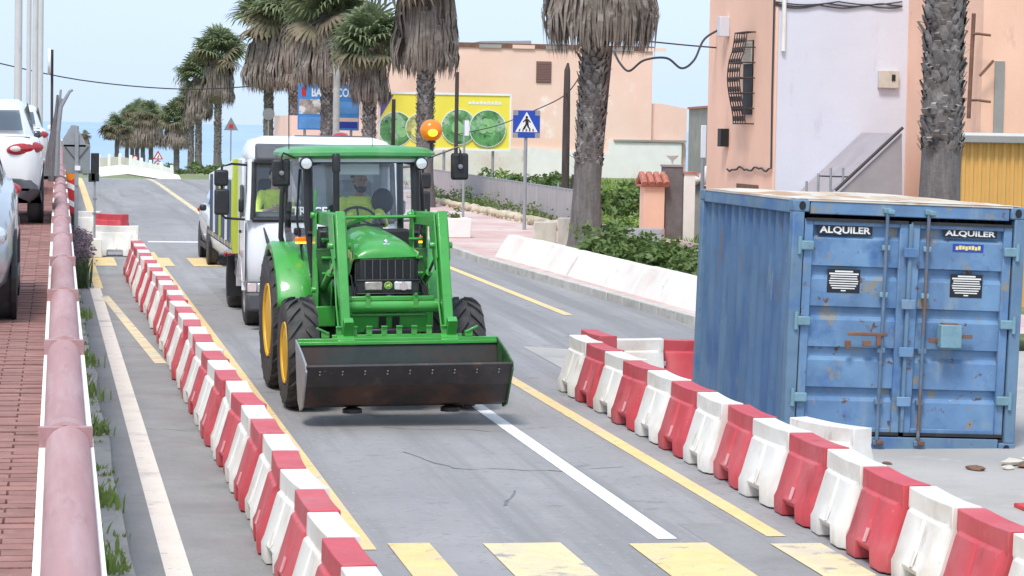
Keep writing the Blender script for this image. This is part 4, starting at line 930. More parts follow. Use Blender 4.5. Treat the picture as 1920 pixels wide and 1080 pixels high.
def seated(name, label, loc, skin, top, hair_c, yawh, elbows, wrists, grips, beard=False, mask=False, hs=1.0, seat=(0, 0, 0)):
    """figure sitting with local hip at the origin, facing -y"""
    b = MB()
    b.ell((0, 0, .06), (.17, .13, .12)); b.tube([(0, .01, .05), (0, .02, .28), (0, .0, .46)], [.15, .155, .165], 14); b.ell((0, .0, .40), (.19, .115, .14))
    b.ell((0, .005, .50), (.17, .085, .06)); limb(b, [(0, .005, .50), (0, -.005, .62)], [.062, .056])
    HC = Vector((0, -.02, .73)); P, rot = head(b, HC, yawh, hs)
    for i, s in enumerate((-1, 1)):
        sh = (s*.185, .0, .475); limb(b, [sh, elbows[i], wrists[i]], [.066, .046, .030]); b.ell(sh, (.07, .065, .065))
        hand(b, wrists[i], grips[i], -s)
        limb(b, [(s*.09, -.02, .06), (s*.12, -.42, .10), (s*.12, -.46, -.30)], [.088, .062, .045]); b.ell((s*.12, -.52, -.33), (.045, .11, .04))
    el = [Vector(e) for e in elbows]; wr_ = [Vector(w_) for w_ in wrists]
    def pick(c):
        if c.z > .545 and abs(c.x) < .14: return 0
        for e, w_ in zip(el, wr_):
            if (c-w_).length < .12 or ((c-(e*.35+w_*.65)).length < .12 and not mask): return 0
        if c.z < .02 or (c.y < -.16 and c.z < .19): return 2
        return 1
    o = remesh(name, b, .0115, [skin, top, M['trouser']], pick, None)
    o.location = loc; tag(o, label, 'person')
    hb = MB(); Mh = Euler((0, 0, yawh)).to_matrix()
    hb.ell(HC + Mh @ Vector((0, .020, .052))*hs, (.083*hs, .096*hs, .088*hs), 16, 12, rot)
    cut = HC + Mh @ Vector((0, -.06, .02))*hs
    keep = [i for i, v in enumerate(hb.v)]
    nv = []
    for v in hb.v:
        l = Mh.transposed() @ (Vector(v)-HC)
        if l.y < -.035 and l.z < .075: l.y = max(l.y, -.035); l.x *= .80
        nv.append(tuple(HC + Mh @ l))
    hb.v = nv; h_ = hb.build('hair', hair_c, o, smooth=True)
    if beard:
        q = MB(); q.ell(P(0, -.038, -.082), (.054*hs, .052*hs, .046*hs), 14, 10, rot); q.ell(P(.0, -.005, -.06), (.064*hs, .05*hs, .05*hs), 14, 8, rot); q.build('beard', M['hair'], o, smooth=True)
    if mask:
        q = MB(); q.ell(P(0, -.045, -.062), (.062*hs, .056*hs, .050*hs), 14, 10, rot); q.build('face_mask', M['maskcloth'], o, smooth=True)
    for s in (-1, 1):
        q = MB(); q.ell(P(s*.030, -.077, .004), (.012*hs, .007*hs, .006*hs), 8, 6, rot); q.build('eye', M['sign_black'], o, smooth=True)
    return o
W0 = (3.50, 28.95, TZ)
drv = seated('person', 'bearded tractor driver in a bright yellow shirt holding the steering wheel', (W0[0]+.10, W0[1]+.20, W0[2]+1.63), M['skin'], M['hivis'], M['hair'], R(24),
    [(-.27, -.20, .24), (.27, -.20, .24)], [(-.19, -.46, .33), (.17, -.46, .33)], [(-.17, -.56, .36), (.15, -.56, .36)], beard=True, hs=1.14)

# ================================================================== TRUCK
TG = SL*37
tk = thing('flatbed_truck', 'white flatbed truck with lime headboard following behind the tractor', 'truck', (3.98, 36.2, TG), 0)
TW = M['truck_white']
def rings(b, secs, n=28, p=.28):
    vs = []
    for (z, yf, yr, hw) in secs:
        cy, hy = (yf+yr)/2, (yr-yf)/2
        for j in range(n):
            t = 2*math.pi*(j+.5)/n; c_, s_ = math.cos(t), math.sin(t)
            vs.append((hw*math.copysign(abs(c_)**p, c_), cy+hy*math.copysign(abs(s_)**p, s_), z))
    b.add(vs, [(i*n+j, i*n+(j+1) % n, (i+1)*n+(j+1) % n, (i+1)*n+j) for i in range(len(secs)-1) for j in range(n)]+[tuple(range(n-1, -1, -1)), tuple((len(secs)-1)*n+j for j in range(n))])
    return b
b = MB(); rings(b, [(.62, .10, 1.85, 1.08), (.70, .05, 1.85, 1.10), (1.0, .02, 1.85, 1.115), (1.50, .06, 1.85, 1.115), (1.57, .10, 1.85, 1.10)]); b.build('cab_lower', TW, tk, smooth=True)
b = MB(); rings(b, [(2.36, .26, 1.85, 1.06), (2.44, .24, 1.85, 1.075), (2.56, .30, 1.85, 1.05), (2.68, .48, 1.83, .98), (2.74, .75, 1.75, .80)]); b.build('cab_roof', TW, tk, smooth=True)
for s in (-1, 1):
    b = MB(); b.tube([(s*1.06, .13, 1.54), (s*1.03, .20, 1.95), (s*1.02, .29, 2.40)], .055, 8); b.build('windscreen_pillar', TW, tk, True)
    b = MB(); b.box((s*1.06, 1.42, 1.96), (.07, .84, .90)); b.build('cab_side', TW, tk, bevel=.03)
    b = MB(); b.quad((s*1.09, .16, 1.58), (s*1.09, 1.0, 1.58), (s*1.06, 1.0, 2.34), (s*1.05, .30, 2.36)); b.build('side_window', M['glass'], tk, fix=False)
    b = MB(); b.box((s*1.118, .55, 1.10), (.012, .84, .88)); d_ = b.build('door', TW, tk, bevel=.005)
    b = MB(); b.box((s*1.132, .80, 1.36), (.03, .16, .04)); b.build('door_handle', M['black'], d_, bevel=.008)
    b = MB(); b.box((s*1.10, .98, 1.52), (.05, .10, 1.02)); b.build('door_pillar', M['grey_plastic'], tk, bevel=.02)
    b = MB(); b.box((s*.88, .04, .60), (.42, .16, .16)); hp = b.build('headlamp_housing', M['grey_plastic'], tk, bevel=.02)
    b = MB(); b.box((s*.82, -.045, .60), (.25, .02, .125)); b.build('headlamp', M['lamp_lens'], hp, bevel=.008)
    b = MB(); b.box((s*1.02, -.03, .60), (.13, .03, .125)); b.build('indicator', M['pink_lens'], hp, bevel=.008)
    # wheels
    for yy, w_ in ((.95, .28), (4.2, .52)):
        q = tyre('wheel', .43, w_, .24, M['tyre'], tk, (s*(1.0-w_/2+.06), yy, .43), 0, n=28); rim(q, .24, w_, s, M['galv'], dish=.06)
    b = MB(); vs = []
    arc = [(.95-.56*math.cos(R(10+160*i/10)), .44+.56*math.sin(R(10+160*i/10))) for i in range(11)]
    b.prism(arc+[(.95+.52*math.cos(R(10+160*i/10)), .44+.52*math.sin(R(10+160*i/10))) for i in range(11)], s*.80, s*1.13); b.build('wheel_arch', TW, tk)
    # mirrors: two heads on a loop arm
    b = MB(); b.box((s*1.45, .22, 2.14), (.20, .10, .23)); m1 = b.build('mirror', M['black'], tk, bevel=.035, seg=3)
    b = MB(); b.box((s*1.44, .22, 1.80), (.21, .10, .37)); m2 = b.build('mirror', M['black'], tk, bevel=.035, seg=3)
    b = MB(); b.tube([(s*1.02, .34, 2.32), (s*1.30, .28, 2.34), (s*1.44, .26, 2.30), (s*1.44, .26, 1.62), (s*1.38, .26, 1.57), (s*1.05, .22, 1.55)], .018, 7); b.build('mirror_arm', M['black_metal'], m2, True)
    b = MB(); b.box((s*1.16, .30, 1.75), (.07, .14, .20)); b.build('kerb_mirror', M['black'], tk, bevel=.03)
    b = MB(); b.box((s*.95, 2.55, .70), (.18, .55, .34)); b.build('side_tank', M['grey_plastic'], tk, bevel=.04)
    b = MB(); b.box((s*.98, 3.0, .62), (.05, .9, .06)); b.box((s*.98, 3.0, .82), (.05, .9, .06)); b.box((s*.97, 2.62, .78), (.06, .06, .42)); b.box((s*.97, 3.38, .78), (.06, .06, .42)); b.build('underrun_rail', M['galv'], tk)
    b = MB(); b.box((s*.93, 3.55, .55), (.36, .02, .62)); b.build('mud_flap', M['black'], tk)
    b = MB(); b.tube([(s*1.0, 2.2, .98), (s*1.22, 2.2, .96)], .02, 6); b.ell((s*1.24, 2.2, .96), (.03, .03, .04)); b.build('side_marker', M['red_lens'], tk, True)
    b = MB(); b.tube([(s*.9, 2.05, 1.0), (s*.98, 2.0, .7), (s*.95, 2.1, .5)], .03, 6); b.build('hose', M['rusty'], tk, True)
b = MB(); b.quad((-1.0, .10, 1.56), (1.0, .10, 1.56), (.97, .27, 2.36), (-.97, .27, 2.36)); b.build('windscreen', M['glass'], tk, fix=False)
for pts in ([(-1.01, .085, 1.56), (1.01, .085, 1.56)], [(-.99, .25, 2.37), (.99, .25, 2.37)], [(-1.01, .085, 1.56), (-.99, .25, 2.37)], [(1.01, .085, 1.56), (.99, .25, 2.37)]):
    b = MB(); b.tube(pts, .04, 8); b.build('windscreen_gasket', M['black'], tk, True)
b = MB(); b.prism([(.10, 2.36), (.02, 2.42), (.14, 2.60), (.34, 2.64), (.34, 2.36)], -.97, .97); b.build('sun_visor', M['grey_plastic'], tk, bevel=.03)
b = MB(); b.box((0, 1.80, 1.96), (2.05, .06, .90)); b.build('cab_rear_wall', M['headliner'], tk)
b = MB(); b.prism([(.16, 1.40), (.55, 1.40), (.50, 1.66), (.20, 1.64)], -.98, .98); b.build('dashboard', M['grey_plastic'], tk, bevel=.03)
for xx in (-.58, .58):
    b = MB(); b.box((xx, 1.35, 1.72), (.5, .14, .78)); b.box((xx, 1.05, 1.32), (.5, .55, .14)); b.build('cab_seat', M['cloth_dark'], tk, bevel=.05)
ring((.58, .60, 1.72), .21, .016, R(28)).build('steering_wheel', M['black'], tk, smooth=True)
b = MB(); b.box((0, .0, .40), (2.20, .22, .26)); b.build('bumper', M['grey_plastic'], tk, bevel=.04)
b = MB(); b.box((0, -.02, .80), (1.70, .06, .12)); b.build('lower_grille', M['black'], tk, bevel=.01)
b = MB(); b.box((.0, .015, 1.20), (1.0, .03, .36)); g_ = b.build('grille', M['grey_plastic'], tk, bevel=.02)
for s in (-1, 1):
    b = MB(); b.tube([(s*.86, .005, 1.45), (s*.80, -.005, 1.25), (s*.70, .0, .98)], [.012, .03, .01], 6); b.build('panel_crease', M['grey_plastic'], tk, True)
lt = text('lettering', 'TRACE', .17, M['sign_white'], tk, (-.20, .105, 1.68), rot=(R(78), 0, 0), bold=.02, maxw=.50)
b = MB(); b.box((0, 3.4, .72), (.85, 7.4, .22)); b.build('chassis', M['black_metal'], tk)
b = MB(); b.box((0, 4.9, 1.04), (2.2, 5.6, .10)); b.build('bed_floor', M['galv'], tk)
b = MB(); b.box((0, 2.12, 1.70), (2.25, .06, 1.34)); b.box((-1.10, 2.10, 1.68), (.10, .10, 1.42)); b.box((1.10, 2.10, 1.68), (.10, .10, 1.42)); b.build('headboard', M['lime'], tk, bevel=.01)
for s in (-1, 1):
    for k in range(4):
        y0 = 2.26+k*1.36
        b = MB(); b.box((s*1.10, y0+.66, 1.58), (.05, 1.26, .94)); p_ = b.build('side_board', M['blue_tarp'], tk, bevel=.008)
        b = MB(); b.box((s*1.12, y0, 1.58), (.07, .07, 1.04)); b.build('side_post', M['truck_white'] if k % 2 else M['lime'], p_, bevel=.006)
        b = MB(); b.box((s*1.12, y0+.66, 1.075), (.07, 1.3, .07)); b.build('side_rail', M['beige_wall'], p_)
        for i in range(4):
            b = MB(); b.box((s*1.145, y0+.2+i*.3, 1.07), (.03, .05, .10)); b.build('rope_hook', M['black_metal'], p_)
b = MB(); b.lathe([(.12, 2.73), (.13, 2.75), (.10, 2.79), (.04, 2.81), (.001, 2.81)], (.36, 1.3, 0), 'z', 16); b.build('beacon', M['red_lens'], tk, True)
b = MB(); b.tube([(-.35, .9, 2.74), (.75, .9, 2.745)], .02, 6); b.build('roof_bar', M['grey_plastic'], tk, True)
seated('person', 'truck passenger in a hi-vis yellow jacket and pale face mask behind the windscreen', (3.98-.62, 36.2+1.02, TG+1.42), M['skin_pale'], M['hivis'], M['hair'], R(10),
    [(-.28, -.20, .20), (.28, -.20, .20)], [(-.08, -.30, .26), (.05, -.30, .30)], [(.02, -.36, .29), (-.05, -.37, .33)], mask=True)

# ================================================================== CARS
def loft(b, secs):
    n = len(secs[0]); vs = [p for s in secs for p in s]
    b.add(vs, [(i*n+j, i*n+j+1, (i+1)*n+j+1, (i+1)*n+j) for i in range(len(secs)-1) for j in range(n-1)]+[tuple(range(n-1, -1, -1)), tuple((len(secs)-1)*n+j for j in range(n))])
def car(name, label, paint, loc, rz, Lc=4.1, W=1.76, H=1.5, suv=False, group=None, mirrors=True):
    """hatchback with its nose towards local -y, origin on the ground under the nose"""
    t = thing(name, label, 'car', loc, rz, group); hw = W/2; k = H/1.5; lift = .06 if suv else 0
    def sec(y, w_, zb, zt):
        half = [(w_*.80, zb), (w_*.95, zb+.10), (w_, (zb+zt)/2), (w_*.985, zt-.14), (w_*.93, zt-.03), (w_*.80, zt)]
        return [(-x, y, z) for x, z in half]+[(0, y, zt+.02)]+[(x, y, z) for x, z in reversed(half)]
    b = MB(); Z = lambda z: z*k+lift
    loft(b, [sec(Lc*u, hw*w_, Z(zb), Z(zt)) for u, w_, zb, zt in ((0, .66, .34, .60), (.008, .78, .26, .68), (.03, .90, .22, .76), (.08, .965, .20, .84), (.16, .99, .19, .91), (.27, 1, .19, .98), (.5, 1, .19, 1.0), (.75, 1, .19, 1.02), (.9, .985, .21, 1.04), (.965, .95, .26, 1.04), (.992, .88, .32, 1.0), (1.0, .78, .38, .93))])
    body = b.build('body', paint, t, smooth=True, auto=False)
    gs = [(.255, .84, .955, .84, .96), (.42, .86, .97, .69, 1.44), (.50, .86, .98, .70, 1.475), (.70, .87, 1.0, .70, 1.48), (.86, .87, 1.01, .68, 1.42), (.905, .86, 1.02, .66, 1.36), (.985, .80, 1.02, .72, 1.03)]
    def gsec(u, wb, zb, wt, zt):
        y = Lc*u; return [(-hw*wb, y, Z(zb)), (-hw*wt*1.03, y, Z(zt)-.05*k*(zt > 1.1)), (-hw*wt*.9, y, Z(zt)), (0, y, Z(zt)+.02), (hw*wt*.9, y, Z(zt)), (hw*wt*1.03, y, Z(zt)-.05*k*(zt > 1.1)), (hw*wb, y, Z(zb))]
    b = MB(); loft(b, [gsec(*g) for g in gs]); b.build('greenhouse', paint, t, smooth=True)
    gp = [gsec(*g) for g in gs]
    def lerp(a, c, u): return tuple(a[i]+(c[i]-a[i])*u for i in range(3))
    def out(p, d): return tuple(p[i]+d[i] for i in range(3))
    a, c = gp[0], gp[1]; b = MB(); d = (0, -.012, .012)
    b.quad(out(lerp(a[0], c[0], .12), d), out(lerp(a[6], c[6], .12), d), out(lerp(c[5], c[6], .04), d), out(lerp(c[1], c[0], .04), d)); b.build('windscreen', M['glass_car'], t, fix=False)
    a, c = gp[5], gp[6]; b = MB(); d = (0, .014, .014)
    q = [a[1], a[5], lerp(c[5], a[5], .12), lerp(c[1], a[1], .12)]; d = (0, .05, .035)
    b.quad(*[out((p[0]*.96, p[1], p[2]), d) for p in q]); b.build('rear_window', M['glass_car'], t, fix=False)
    for s, i0, i1 in ((-1, 0, 1), (1, 6, 5)):
        for g0, g1, u0, u1 in ((1, 2, -.4, .95), (3, 3, 0, 0), (3, 4, -.9, .85)):
            if g0 == g1: continue
            P0, P1 = gp[g0], gp[g1]
            A0, A1 = lerp(P0[i0], P1[i0], u0), lerp(P0[i0], P1[i0], u1); B0, B1 = lerp(P0[i1], P1[i1], max(u0, -.05) if g0 == 1 else u0), lerp(P0[i1], P1[i1], u1)
            d = (s*.012, 0, .004)
            b = MB(); b.quad(out(lerp(A0, B0, .10), d), out(lerp(A1, B1, .10), d), out(lerp(A1, B1, .92), d), out(lerp(A0, B0, .92), d)); b.build('side_window', M['glass_car'], t, fix=False)
        for u in (.175, .79):
            wv = tyre('wheel', .32*k+lift*.4, .21, .20, M['tyre'], t, (s*(hw-.10), Lc*u, .32*k+lift*.4), 0, n=28); rim(wv, .20, .21, s, M['galv'], dish=.04)
            b = MB(); b.lathe([(.36*k+lift*.5, s*-.02), (.36*k+lift*.5, s*.016), (.20, s*.018)], (s*(hw-.015), Lc*u, .33*k+lift*.5), 'x', 24); b.build('wheel_arch', M['black'], t)
        b = MB(); b.ell((s*hw*.74, Lc*.028, Z(.66)), (.17, .13, .095), 14, 10, (0, 0, s*R(28))); hl_ = b.build('headlamp', M['lamp_lens'], t, smooth=True)
        b = MB(); b.ell((s*hw*.76, -.005+Lc*.012, Z(.655)), (.06, .05, .055), 10, 8); b.build('lamp_reflector', M['chrome'], hl_, smooth=True)
        b = MB(); b.ell((s*hw*.74, Lc*.982, Z(.875)), (.25, .085, .092), 18, 10, (0, s*R(-6), s*R(-20))); tl_ = b.build('tail_lamp', M['red_lens'], t, smooth=True)
        b = MB(); b.ell((s*hw*.62, Lc*1.004, Z(.87)), (.085, .03, .042), 12, 8, (0, 0, s*R(-14))); b.build('reversing_lamp', M['pink_lens'], tl_, smooth=True)
        if mirrors: b = MB(); b.box((s*(hw+.06), Lc*.30, Z(1.02)), (.14, .10, .13)); b.build('door_mirror', paint if not suv else M['black'], t, bevel=.04)
        b = MB(); b.box((s*(hw-.005), Lc*.49, Z(.26)), (.03, Lc*.46, .10)); b.build('sill_trim', M['black'], t, bevel=.01)
        b = MB(); b.box((s*hw*.70, Lc*.995, Z(.40)), (.26, .03, .05)); b.build('reflector', M['red_lens'], t, bevel=.006)
    b = MB(); rr = [sec(Lc*u, hw*w_*1.006, Z(zb)-.01, Z(zt)) for u, w_, zb, zt in ((.90, .985, .21, .34), (.965, .955, .25, .50), (.995, .89, .27, .52), (1.006, .80, .30, .50))]
    loft(b, rr); b.build('rear_bumper_trim', M['grey_plastic'] if suv else paint, t, smooth=True)
    b = MB(); b.box((0, .0, Z(.40)), (W*.62, .05, .16)); b.build('front_grille', M['black'], t, bevel=.02)
    return t
car('parked_car', 'silver hatchback parked nose to the viewer tight against the coping wall', M['car_silver'], (-1.02, 18.35, tz(18.6)-.001), 0, 4.0, 1.72, 1.44, mirrors=False)
c2 = car('parked_car', 'white compact crossover with dark lower trim parked tail to the viewer', M['car_white'], (-.84, 37.2, tz(33.2)), R(180), 4.1, 1.78, 1.57, True, mirrors=False)
car('parked_car', 'dark grey car parked in front of the white crossover', M['car_dark'], (-.98, 43.3, tz(43.2)), R(0), 4.2, 1.74, 1.5)
car('parked_car', 'white hatchback parked farthest along the terrace with its red tail lamp showing', M['car_white'], (-.70, 56.2, tz(52.2)), R(180), 4.0, 1.74, 1.52)
car('white_car', 'white car following behind the flatbed truck', M['car_white'], (4.16, 50.2, SL*51), 0, 4.3, 1.76, 1.55, True)

# ================================================================== PALMS
PR = random.Random(17)
def frond_mesh(name, mt, L_=.85, n=22, pet=.8, droop=.5, fan=R(250)):
    """fan leaf: curved stalk and radiating blades that split and droop at the tips"""
    b = MB()
    b.tube([(0, 0, 0), (pet*.55, 0, pet*.20), (pet, 0, pet*.22)], [.022, .016, .012], 5)
    base = Vector((pet, 0, pet*.22))
    for i in range(n):
        a = -fan/2+fan*(i+.5)/n; l = L_*(.78+.22*math.cos(a*.6))*PR.uniform(.88, 1.08)
        d = Vector((math.cos(a), math.sin(a), .10-.25*abs(math.sin(a)))); d.normalize()
        sd = Vector((-math.sin(a), math.cos(a), 0)); w_ = l*fan/n*.30
        q = base+d*l*.55; t = base+d*l*.85-Vector((0, 0, droop*l*.16)); e = base+d*l*.98-Vector((0, 0, droop*l*PR.uniform(.3, .6)))
        b.add([base, q-sd*w_, q+sd*w_+Vector((0, 0, .015)), t-sd*w_*.6, t+sd*w_*.6, e], [(0, 1, 2), (1, 3, 4, 2), (3, 5, 4)])
    return b
FM = [frond_mesh('frond', M['frond'], .85, 20, PR.uniform(.6, .9), PR.uniform(.3, .8)).mesh('frond', M['frond'], fix=False) for _ in range(4)]
FO = [frond_mesh('frond', M['frond_old'], .85, 18, .7, 1.0).mesh('frond', M['frond_old'], fix=False) for _ in range(3)]
def skirt_mesh(r, h, top_r, n=95, strands=9, dens=1.0):
    """hanging dead fans: bundles of long drooping strips round the trunk"""
    b = MB()
    for i in range(int(n*dens)):
        a = PR.uniform(0, 2*math.pi); u = PR.random(); z0 = h*(.25+.75*u); rr = r*(.74+.32*PR.random())*(1-.30*abs(u-.35)); ln = min(z0+PR.uniform(-.05, .25), h*PR.uniform(.45, .7))
        ca, sa = math.cos(a), math.sin(a); shade = PR.random()
        for k in range(strands):
            da = PR.gauss(0, .17); c2_, s2 = math.cos(a+da), math.sin(a+da); l2 = ln*PR.uniform(.7, 1.05); w_ = PR.uniform(.018, .042)*max(r, .7); tw = PR.uniform(-.7, .7)
            p0 = Vector((ca*top_r, sa*top_r, z0+.15*h*u)); p1 = Vector((c2_*rr*.86, s2*rr*.86, z0-.02*h)); p2 = Vector((c2_*rr, s2*rr, z0-l2*.5)); p3 = Vector((c2_*rr*PR.uniform(.82, 1.02), s2*rr*PR.uniform(.82, 1.02), z0-l2))
            sd = Vector((-s2*math.cos(tw)+c2_*math.sin(tw)*.6, c2_*math.cos(tw)+s2*math.sin(tw)*.6, 0))*w_
            b.add([p0-sd*.4, p0+sd*.4, p1-sd, p1+sd, p2-sd, p2+sd, p3], [(0, 1, 3, 2), (2, 3, 5, 4), (4, 5, 6)])
    b.lathe([(top_r*1.1, 0.05*h), (r*.66, .22*h), (r*.72, .6*h), (r*.5, .95*h), (top_r, 1.1*h)], n=16)
    return b
def trunk_mesh(h, r0, r1, lean=(0, 0)):
    b = MB(); n = 14; k = 16; vs = []
    for i in range(k+1):
        t = i/k; rr = r0+(r1-r0)*min(1, t*1.6)+.28*r0*max(0, 1-t*7)
        for j in range(n):
            a = 2*math.pi*j/n; q = rr*(1+.05*math.sin(3*a+i*1.7)+PR.uniform(-.03, .03))
            vs.append((q*math.cos(a)+lean[0]*t, q*math.sin(a)+lean[1]*t, h*t))
    b.add(vs, [(i*n+j, i*n+(j+1) % n, (i+1)*n+(j+1) % n, (i+1)*n+j) for i in range(k) for j in range(n)])
    return b
def boots_mesh(z0, z1, r, lean, H, step=.11, size=.12):
    b = MB(); z = z0; row = 0
    while z < z1:
        m_ = max(6, int(2*math.pi*r/.15))
        for j in range(m_):
            a = 2*math.pi*(j+.5*(row % 2))/m_+PR.uniform(-.12, .12); c_, s_ = math.cos(a), math.sin(a); sz = size*PR.uniform(.6, 1.4); zz = z+PR.uniform(-.04, .04); t = zz/H
            o_ = Vector((lean[0]*t, lean[1]*t, 0)); sd = Vector((-s_, c_, 0))*sz*.62
            pr_ = PR.uniform(.02, .085)*(2.2 if PR.random() < .08 else 1)
            p0 = o_+Vector((c_*r*.96, s_*r*.96, zz-sz*.5)); p1 = o_+Vector((c_*(r+pr_), s_*(r+pr_), zz+sz*PR.uniform(.3, .8))); p2 = o_+Vector((c_*r*.93, s_*r*.93, zz+sz*.6))
            b.add([p0-sd, p0+sd, p1+sd*.45, p1-sd*.45, p2+sd*.4, p2-sd*.4], [(0, 1, 2, 3), (3, 2, 4, 5)])
        z += step; row += 1
    return b
def crown_fronds(parent, zc, R_, n_green=26, n_old=10, joined=False, seedm=0):
    JB = {0: MB(), 1: MB()}
    for i in range(n_green+n_old):
        old = i >= n_green
        a = PR.uniform(0, 2*math.pi)
        el = R(PR.uniform(5, 85)) if not old else R(PR.uniform(-28, 14))
        if not old and i < 5: el = R(PR.uniform(60, 88))
        sc = R_/1.55*PR.uniform(.85, 1.1)
        me = PR.choice(FO if old else FM)
        E_ = Matrix.Rotation(a, 4, 'Z') @ Matrix.Rotation(-el, 4, 'Y') @ Matrix.Rotation(PR.uniform(-.6, .6), 4, 'X')
        if joined:
            Mx = Matrix.Translation((0, 0, zc+PR.uniform(-.1, .1))) @ E_ @ Matrix.Scale(sc, 4)
            JB[int(old)].add([Mx @ v.co for v in me.vertices], [tuple(p.vertices) for p in me.polygons])
        else:
            o = link('frond', me, parent); o.location = (0, 0, zc+PR.uniform(-.15, .12)); o.rotation_euler = E_.to_euler(); o.scale = (sc, sc, sc)
    if joined:
        c_ = JB[0].build('crown', M['frond'], parent, fix=False); c_['kind'] = 'stuff'
        c_ = JB[1].build('old_fronds', M['frond_old'], parent, fix=False); c_['kind'] = 'stuff'
def palm(label, x, y, z, hs0, hs1, sr, cr, tr_=.24, boots=None, joined=False, lean=(0, 0), n_green=44, n_old=9, group='palms in the row beside the road', skirt_n=95, bstep=.11, bsize=.12):
    """hs0/hs1: bottom and top of the dead skirt above the base, sr: its radius, cr: crown radius"""
    t = thing('palm_tree', label, 'palm tree', (x, y, z), PR.uniform(0, 0), group)
    H = hs1+.2
    trunk_mesh(H, tr_*1.25, tr_, lean).build('trunk', M['trunk'], t, smooth=True)
    if boots:
        q = boots_mesh(boots[0], boots[1], tr_*1.06, lean, H, bstep, bsize).build('leaf_bases', M['boot'], t, fix=False); q['kind'] = 'stuff'
    if sr:
        q = skirt_mesh(sr, hs1-hs0, tr_*1.05, skirt_n).build('dead_frond_skirt', M['dead'], t, fix=False); q.location = (lean[0], lean[1], hs0); q['kind'] = 'stuff'
    if cr:
        sub = t
        if lean != (0, 0):
            pass
        crown_fronds(sub, hs1+.15, cr, n_green, n_old, joined)
    return t
def G0(y): return gz(9, y)+.05 if y < 112 else land(12, y)
def pz(Y): return G0(Y)
# nearest palm: thick trunk, large skirt cut by the top of the picture
palm('tall palm with the thickest trunk and a wide dead skirt, rooted behind the white planter', 11.35, 53.0, .45, 4.45, 7.6, 1.25, 2.1, .255, (2.0, 4.9), lean=(.25, 0), skirt_n=190, bstep=.10, bsize=.13)
palm('palm with a rough scaly trunk standing behind the blue container', 13.06, 36.0, .1, 6.6, 9.0, 1.2, 1.9, .262, (2.9, 6.8), skirt_n=60, bstep=.075, bsize=.13)
for (lab, px, Y, ysk, ytop_sk, ysk_r, ctop, sr, cr) in (
    ('palm with a broad grey skirt standing in front of the yellow billboard', 797, 78, 140, -40, 0, -150, 1.12, 2.2),
    ('palm with a small neat skirt standing beside the yellow billboard', 692, 93, 195, 100, 0, 5, .80, 1.75),
    ('palm before the blue billboard with a thick shaggy crown', 612, 105, 164, 40, 0, -35, 1.45, 2.3),
    ('palm standing at the left edge of the blue billboard', 551, 118, 168, 48, 0, -20, 1.5, 2.4),
    ('palm behind which a round sign back hangs on its trunk', 503, 131, 172, 60, 0, -8, 1.4, 2.4)):
    X = at(px, 250, Y).x; zb_ = pz(Y); zs = at(px, ysk, Y).z-zb_; zt_ = at(px, ytop_sk, Y).z-zb_
    palm(lab, X, Y, zb_, zs, zt_, sr, cr, .22 if Y > 90 else .235, (zs*.45, zs+.2), skirt_n=110)
for (lab, px, Y, ybase, ysk, ytop_sk, sr, cr) in (
    ('palm with a full green crown standing alone against the sky past the crest', 408, 169, 322, 200, 112, 1.15, 2.1),
    ('palm with a brownish leaning crown next to the lone green crowned palm', 372, 186, 325, 226, 152, 1.15, 2.1),
    ('small dull palm between the taller sea front palms', 358, 200, 326, 236, 195, .8, 1.5),
    ('squat palm at the right end of the far cluster by the sea', 331, 219, 326, 281, 232, 1.3, 1.9)):
    X = at(px, 280, Y).x; zb_ = at(px, ybase, Y).z; zs = at(px, ysk, Y).z-zb_; zt_ = at(px, ytop_sk, Y).z-zb_
    palm(lab, X, Y, zb_, zs, zt_, sr, cr, .21, (zs*.3, zs+.2), joined=True, skirt_n=80)
for px, Y, ytop in ((283, 272, 222), (268, 285, 226), (257, 296, 218), (248, 308, 226), (238, 320, 232), (219, 268, 248)):
    X = at(px, 280, Y).x; zb_ = at(px, 326, Y).z; zs = at(px, 278 if px > 225 else 262, Y).z-zb_; zt_ = at(px, ytop, Y).z-zb_
    palm('bushy palm in the far cluster by the sea', X, Y, zb_, zs, zt_, 1.5, 1.95, .22, None, joined=True, n_green=16, n_old=26, group='palms in the far cluster by the sea', skirt_n=90)
palm('low brown palm head showing beside the grey sign backs', at(160, 250, 190).x, 190, -.9, 2.1, 2.9, .42, .55, .12, None, joined=True, n_green=3, n_old=22, group=None, skirt_n=40)

# ================================================================== FOLIAGE
LR = random.Random(31)
def leafball(b, c, r, n, size, flat=1.0):
    """leaf-sized faces scattered through an uneven volume made of clumps"""
    c = Vector(c)
    clumps = [c+Vector((LR.uniform(-.75, .75)*r[0], LR.uniform(-.75, .75)*r[1], abs(LR.gauss(0, .5))*r[2])) for _ in range(max(5, n//70))]
    for _ in range(n):
        k = LR.choice(clumps); d = Vector((LR.gauss(0, 1), LR.gauss(0, 1), LR.gauss(0, 1))); d.normalize()
        p = k+Vector((d.x*r[0], d.y*r[1], d.z*r[2]))*LR.uniform(.12, .42)
        if p.z < c.z: p.z = c.z+LR.uniform(0, .1)
        s_ = size*LR.uniform(.6, 1.4); u = Vector((LR.gauss(0, 1), LR.gauss(0, 1), LR.gauss(0, .6))).normalized(); v = u.cross(Vector((LR.gauss(0, 1), LR.gauss(0, 1), LR.gauss(0, 1)))).normalized()
        b.add([p-u*s_, p+v*s_*.45, p+u*s_, p-v*s_*.45], [(0, 1, 2, 3)])
